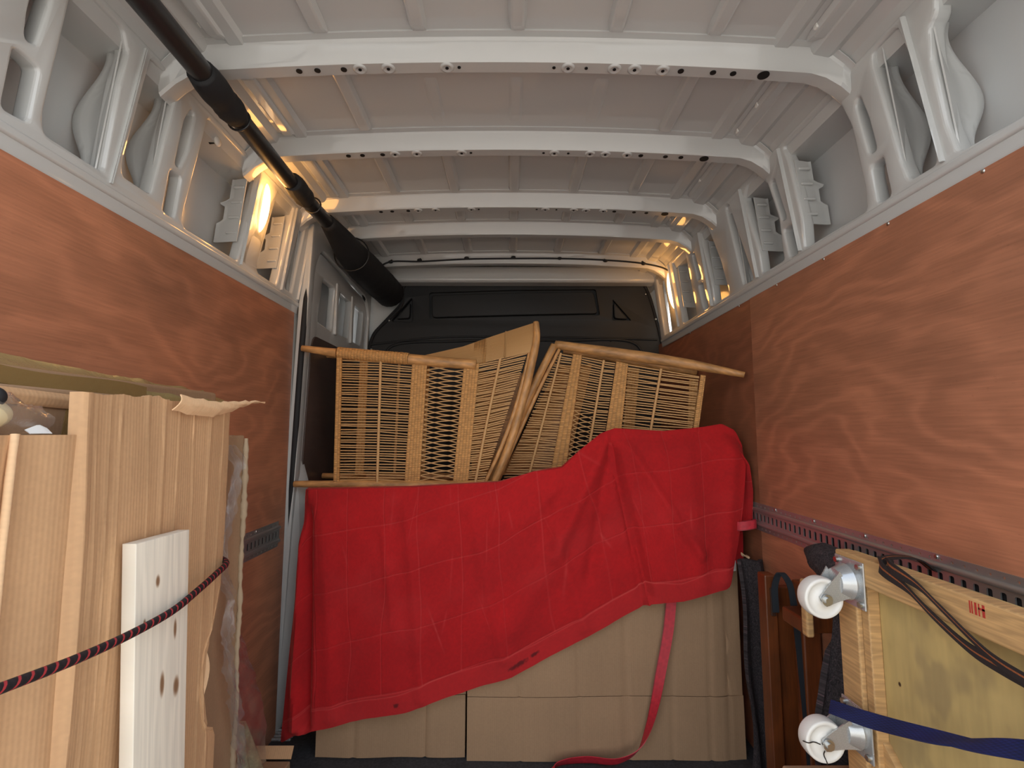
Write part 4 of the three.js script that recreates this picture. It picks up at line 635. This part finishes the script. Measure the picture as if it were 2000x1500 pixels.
{ const t = thing('wall_carton', 'long flat carton wrapped in olive packing tape against the left plywood', 'box', [-.82, 0, -1.0]);
  part('carton_body', box(-.775, -.855, 0, 1.225, -.52, -1.29, .008), M.card2, t);
  part('olive_tape', slab((u, v) => [-.7735 - .070 * smooth(.55, 1, v) + .004 * fbm(u * 30, v * 6), lerp(1.165, 1.262, v) - .010 * u + .010 * (fbm(u * 18, 3, 3) - .5) * v - .02 * u * v, lerp(-.52, -1.335, u)], 110, 12, .0012, (u, v) => [u, v * .1]), M.tapeClear, t);
  part('brown_tape', slab((u, v) => [-.7685 + .0015 * fbm(u * 40, v * 5), lerp(1.205, 1.232, v) - .018 * u + .004 * Math.sin(u * 9), lerp(-.52, -1.03, u)], 50, 4, .0012, (u, v) => [u * .5, v * .04]), M.tapeBrown, t);
  part('brown_tape', slab((u, v) => [-.7665, lerp(1.12, 1.232, v), lerp(-.60, -.735, u) + .02 * v], 8, 6, .0012, (u, v) => [u * .13, v * .12]), M.tapeBrown, t);
}
{ const t = thing('narrow_carton', 'narrow torn cardboard edge sticking out beyond the tall folded sheet', 'cardboard', [-.70, 0, -1.2]);
  const rr = (y) => 1.297 + .022 * (1 - y / 1.11) * 1.6 + .008 * (fbm(y * 22, 8, 3) - .5);
  part('sheet', slab((u, v) => { const y = 1.112 * v, z = lerp(.90, rr(y), u); return [-.690 - .018 * u + .006 * gau(u - 1, .05), y + .006 * (noise(z * 70, 4) - .5) * v, -z]; }, 40, 70, .010, (u, v) => [u * .4, v * 1.1]), M.card2, t);
  part('torn_edge', taper([0, .1, .2, .3, .4, .5, .6, .7, .8, .9, 1].map((k) => { const y = 1.105 * k; return [-.700 + .004 * noise(k * 30, 2), y, -rr(y) - .002]; }), [.007, .005, .008, .004, .007, .005, .008, .006], 110, 7, .9), std({ color: 0xb7a184, roughness: .95 }), t);
}
{ const t = thing('plastic_wrap', 'crumpled clear plastic film hanging along the torn cardboard edge', 'plastic film', [-.66, .3, -1.2]);
  const cr = (u, y) => .030 * (fbm(u * 6, y * 34, 4) - .5) + .007 * Math.sin(u * 13 + y * 60 + 3 * noise(y * 20, 4));
  part('film_strip', slab((u, v) => { const y = lerp(.28, 1.09, v), zc = interp([[.28, 1.315], [.45, 1.27], [.63, 1.215], [.72, 1.225], [.815, 1.18], [.93, 1.19], [1.05, 1.222], [1.09, 1.18]], y)[0], w = .016 + .036 * noise(y * 13, 6); return [-.672 + cr(u, y), y, -(zc + (u - .5) * w)]; }, 14, 110, .0007, (u, v) => [u * .05, v * .8]), M.film, t);
  part('film_sheet', slab((u, v) => { const y = lerp(.12, .78, v), w = lerp(.28, .10, smooth(.1, .9, v)); return [-.715 - .03 * u + .4 * cr(u, y), y, -(1.27 + .05 * (1 - v) + u * w)]; }, 20, 50, .0006, (u, v) => [u * .2, v * .6]), M.film, t);
}
{ const t = thing('pine_plank', 'white pine plank leaning upright against the torn cardboard', 'plank', [-.56, 0, -.83]);
  // leans back against the sheet; cut end on top
  const f = [[.757, .953], [.880, .950], [.915, 0], [.808, 0]];
  const g = pressed(f, [], .019, .0012, (a, b, d) => [-.583 + d + .02 * (1 - b / .95), b, -a]);
  { const u = g.attributes.uv, p = g.attributes.position; for (let i = 0; i < u.count; i++) u.setXY(i, -p.getZ(i) - .756 + .035 * (p.getY(i) - .95), p.getY(i)); }
  part('board', g, M.pine, t);
}
{ const t = thing('bungee_rope', 'black and red braided rope stretched across the cardboard and plank', 'rope', [-.54, .84, -.74]);
  part('cord', taper([[-.538, .858, -.49], [-.536, .852, -.543], [-.536, .841, -.636], [-.540, .834, -.727], [-.545, .833, -.823], [-.556, .839, -.90], [-.572, .846, -.985], [-.588, .851, -1.045], [-.63, .855, -1.08], [-.675, .858, -1.10]], [.006, .006, .006], 160, 10), M.rope, t);
  const k = thing('rope_knot', 'dark rope end poking out above the wrapped foam at the left edge', 'rope', [-.62, 1.16, -.59]);
  part('knot', new THREE.SphereGeometry(.011, 14, 10).scale(1, 1.1, 1).translate(-.62, 1.163, -.588), M.blackRough, k); part('tail', tube([[-.62, 1.163, -.588], [-.625, 1.165, -.60], [-.64, 1.16, -.615]], .002, 12, 6), M.blackRough, k);
}
{ const t = thing('wrapped_foam', 'yellow foam roll end wrapped in clear plastic on the left box', 'foam', [-.64, 1.117, -.60]);
  part('foam_block', new THREE.SphereGeometry(1, 24, 16).scale(.026, .024, .052).translate(-.632, 1.142, -.566), M.foam, t);
  part('plastic_film', slab((u, v) => { const a = v * 3.0, r = .028 + .010 * (fbm(u * 9, v * 9, 3) - .3), z = lerp(-.53, -.665, u), k = 1 - .35 * smooth(.55, 1, u); return [-.640 + r * k * Math.sin(a), 1.124 + r * k * 1.0 * (1 - Math.cos(a)) * .9 - .006, z + .004 * Math.sin(v * 9)]; }, 40, 20, .0006, (u, v) => [u * .14, v * .08]), M.film, t);
  const p = thing('paper_corner', 'small white paper corner beside the wrapped foam on the left box', 'paper', [-.62, 1.118, -.645]);
  part('sheet', slab((u, v) => [-.612 - .008 * v, 1.119 + .012 * v * (1 - Math.abs(u - .6)), -.628 - .030 * u], 6, 3, .001), M.paper, p);
}
{ const t = thing('cloth_scrap', 'pale yellow cloth scrap at the foot of the torn cardboard edge', 'cloth', [-.79, 0, -1.55]);
  part('cloth', slab((u, v) => { const y = lerp(.05, .272, v), w = lerp(.105, .02, Math.pow(v, 1.3)); return [-.79 + .014 * Math.sin(u * 9) + .02 * (1 - v), y, -(1.515 + .03 * (1 - v) + (u - .1) * w)]; }, 14, 14, .004, (u, v) => [u * .1, v * .2]), M.greenCloth, t);
  const c = thing('cardboard_offcut', 'low cardboard carton on the floor below the pale cloth scrap', 'cardboard', [-.77, 0, -1.6]);
  part('carton_body', box(-.72, -.862, 0, .045, -1.52, -1.72, .004), M.card2, c); part('open_flap', slab((u, v) => [lerp(-.72, -.86, u), .047 + .03 * v, -1.725 - .02 * v], 6, 3, .004, (u, v) => [u * .14, v * .03]), M.card, c);
}

scene.traverse((o) => { if (o.isMesh && o.castShadow === false && o.name.indexOf('diffuser')) { o.castShadow = o.receiveShadow = true; } });
renderer.render(scene, camera);
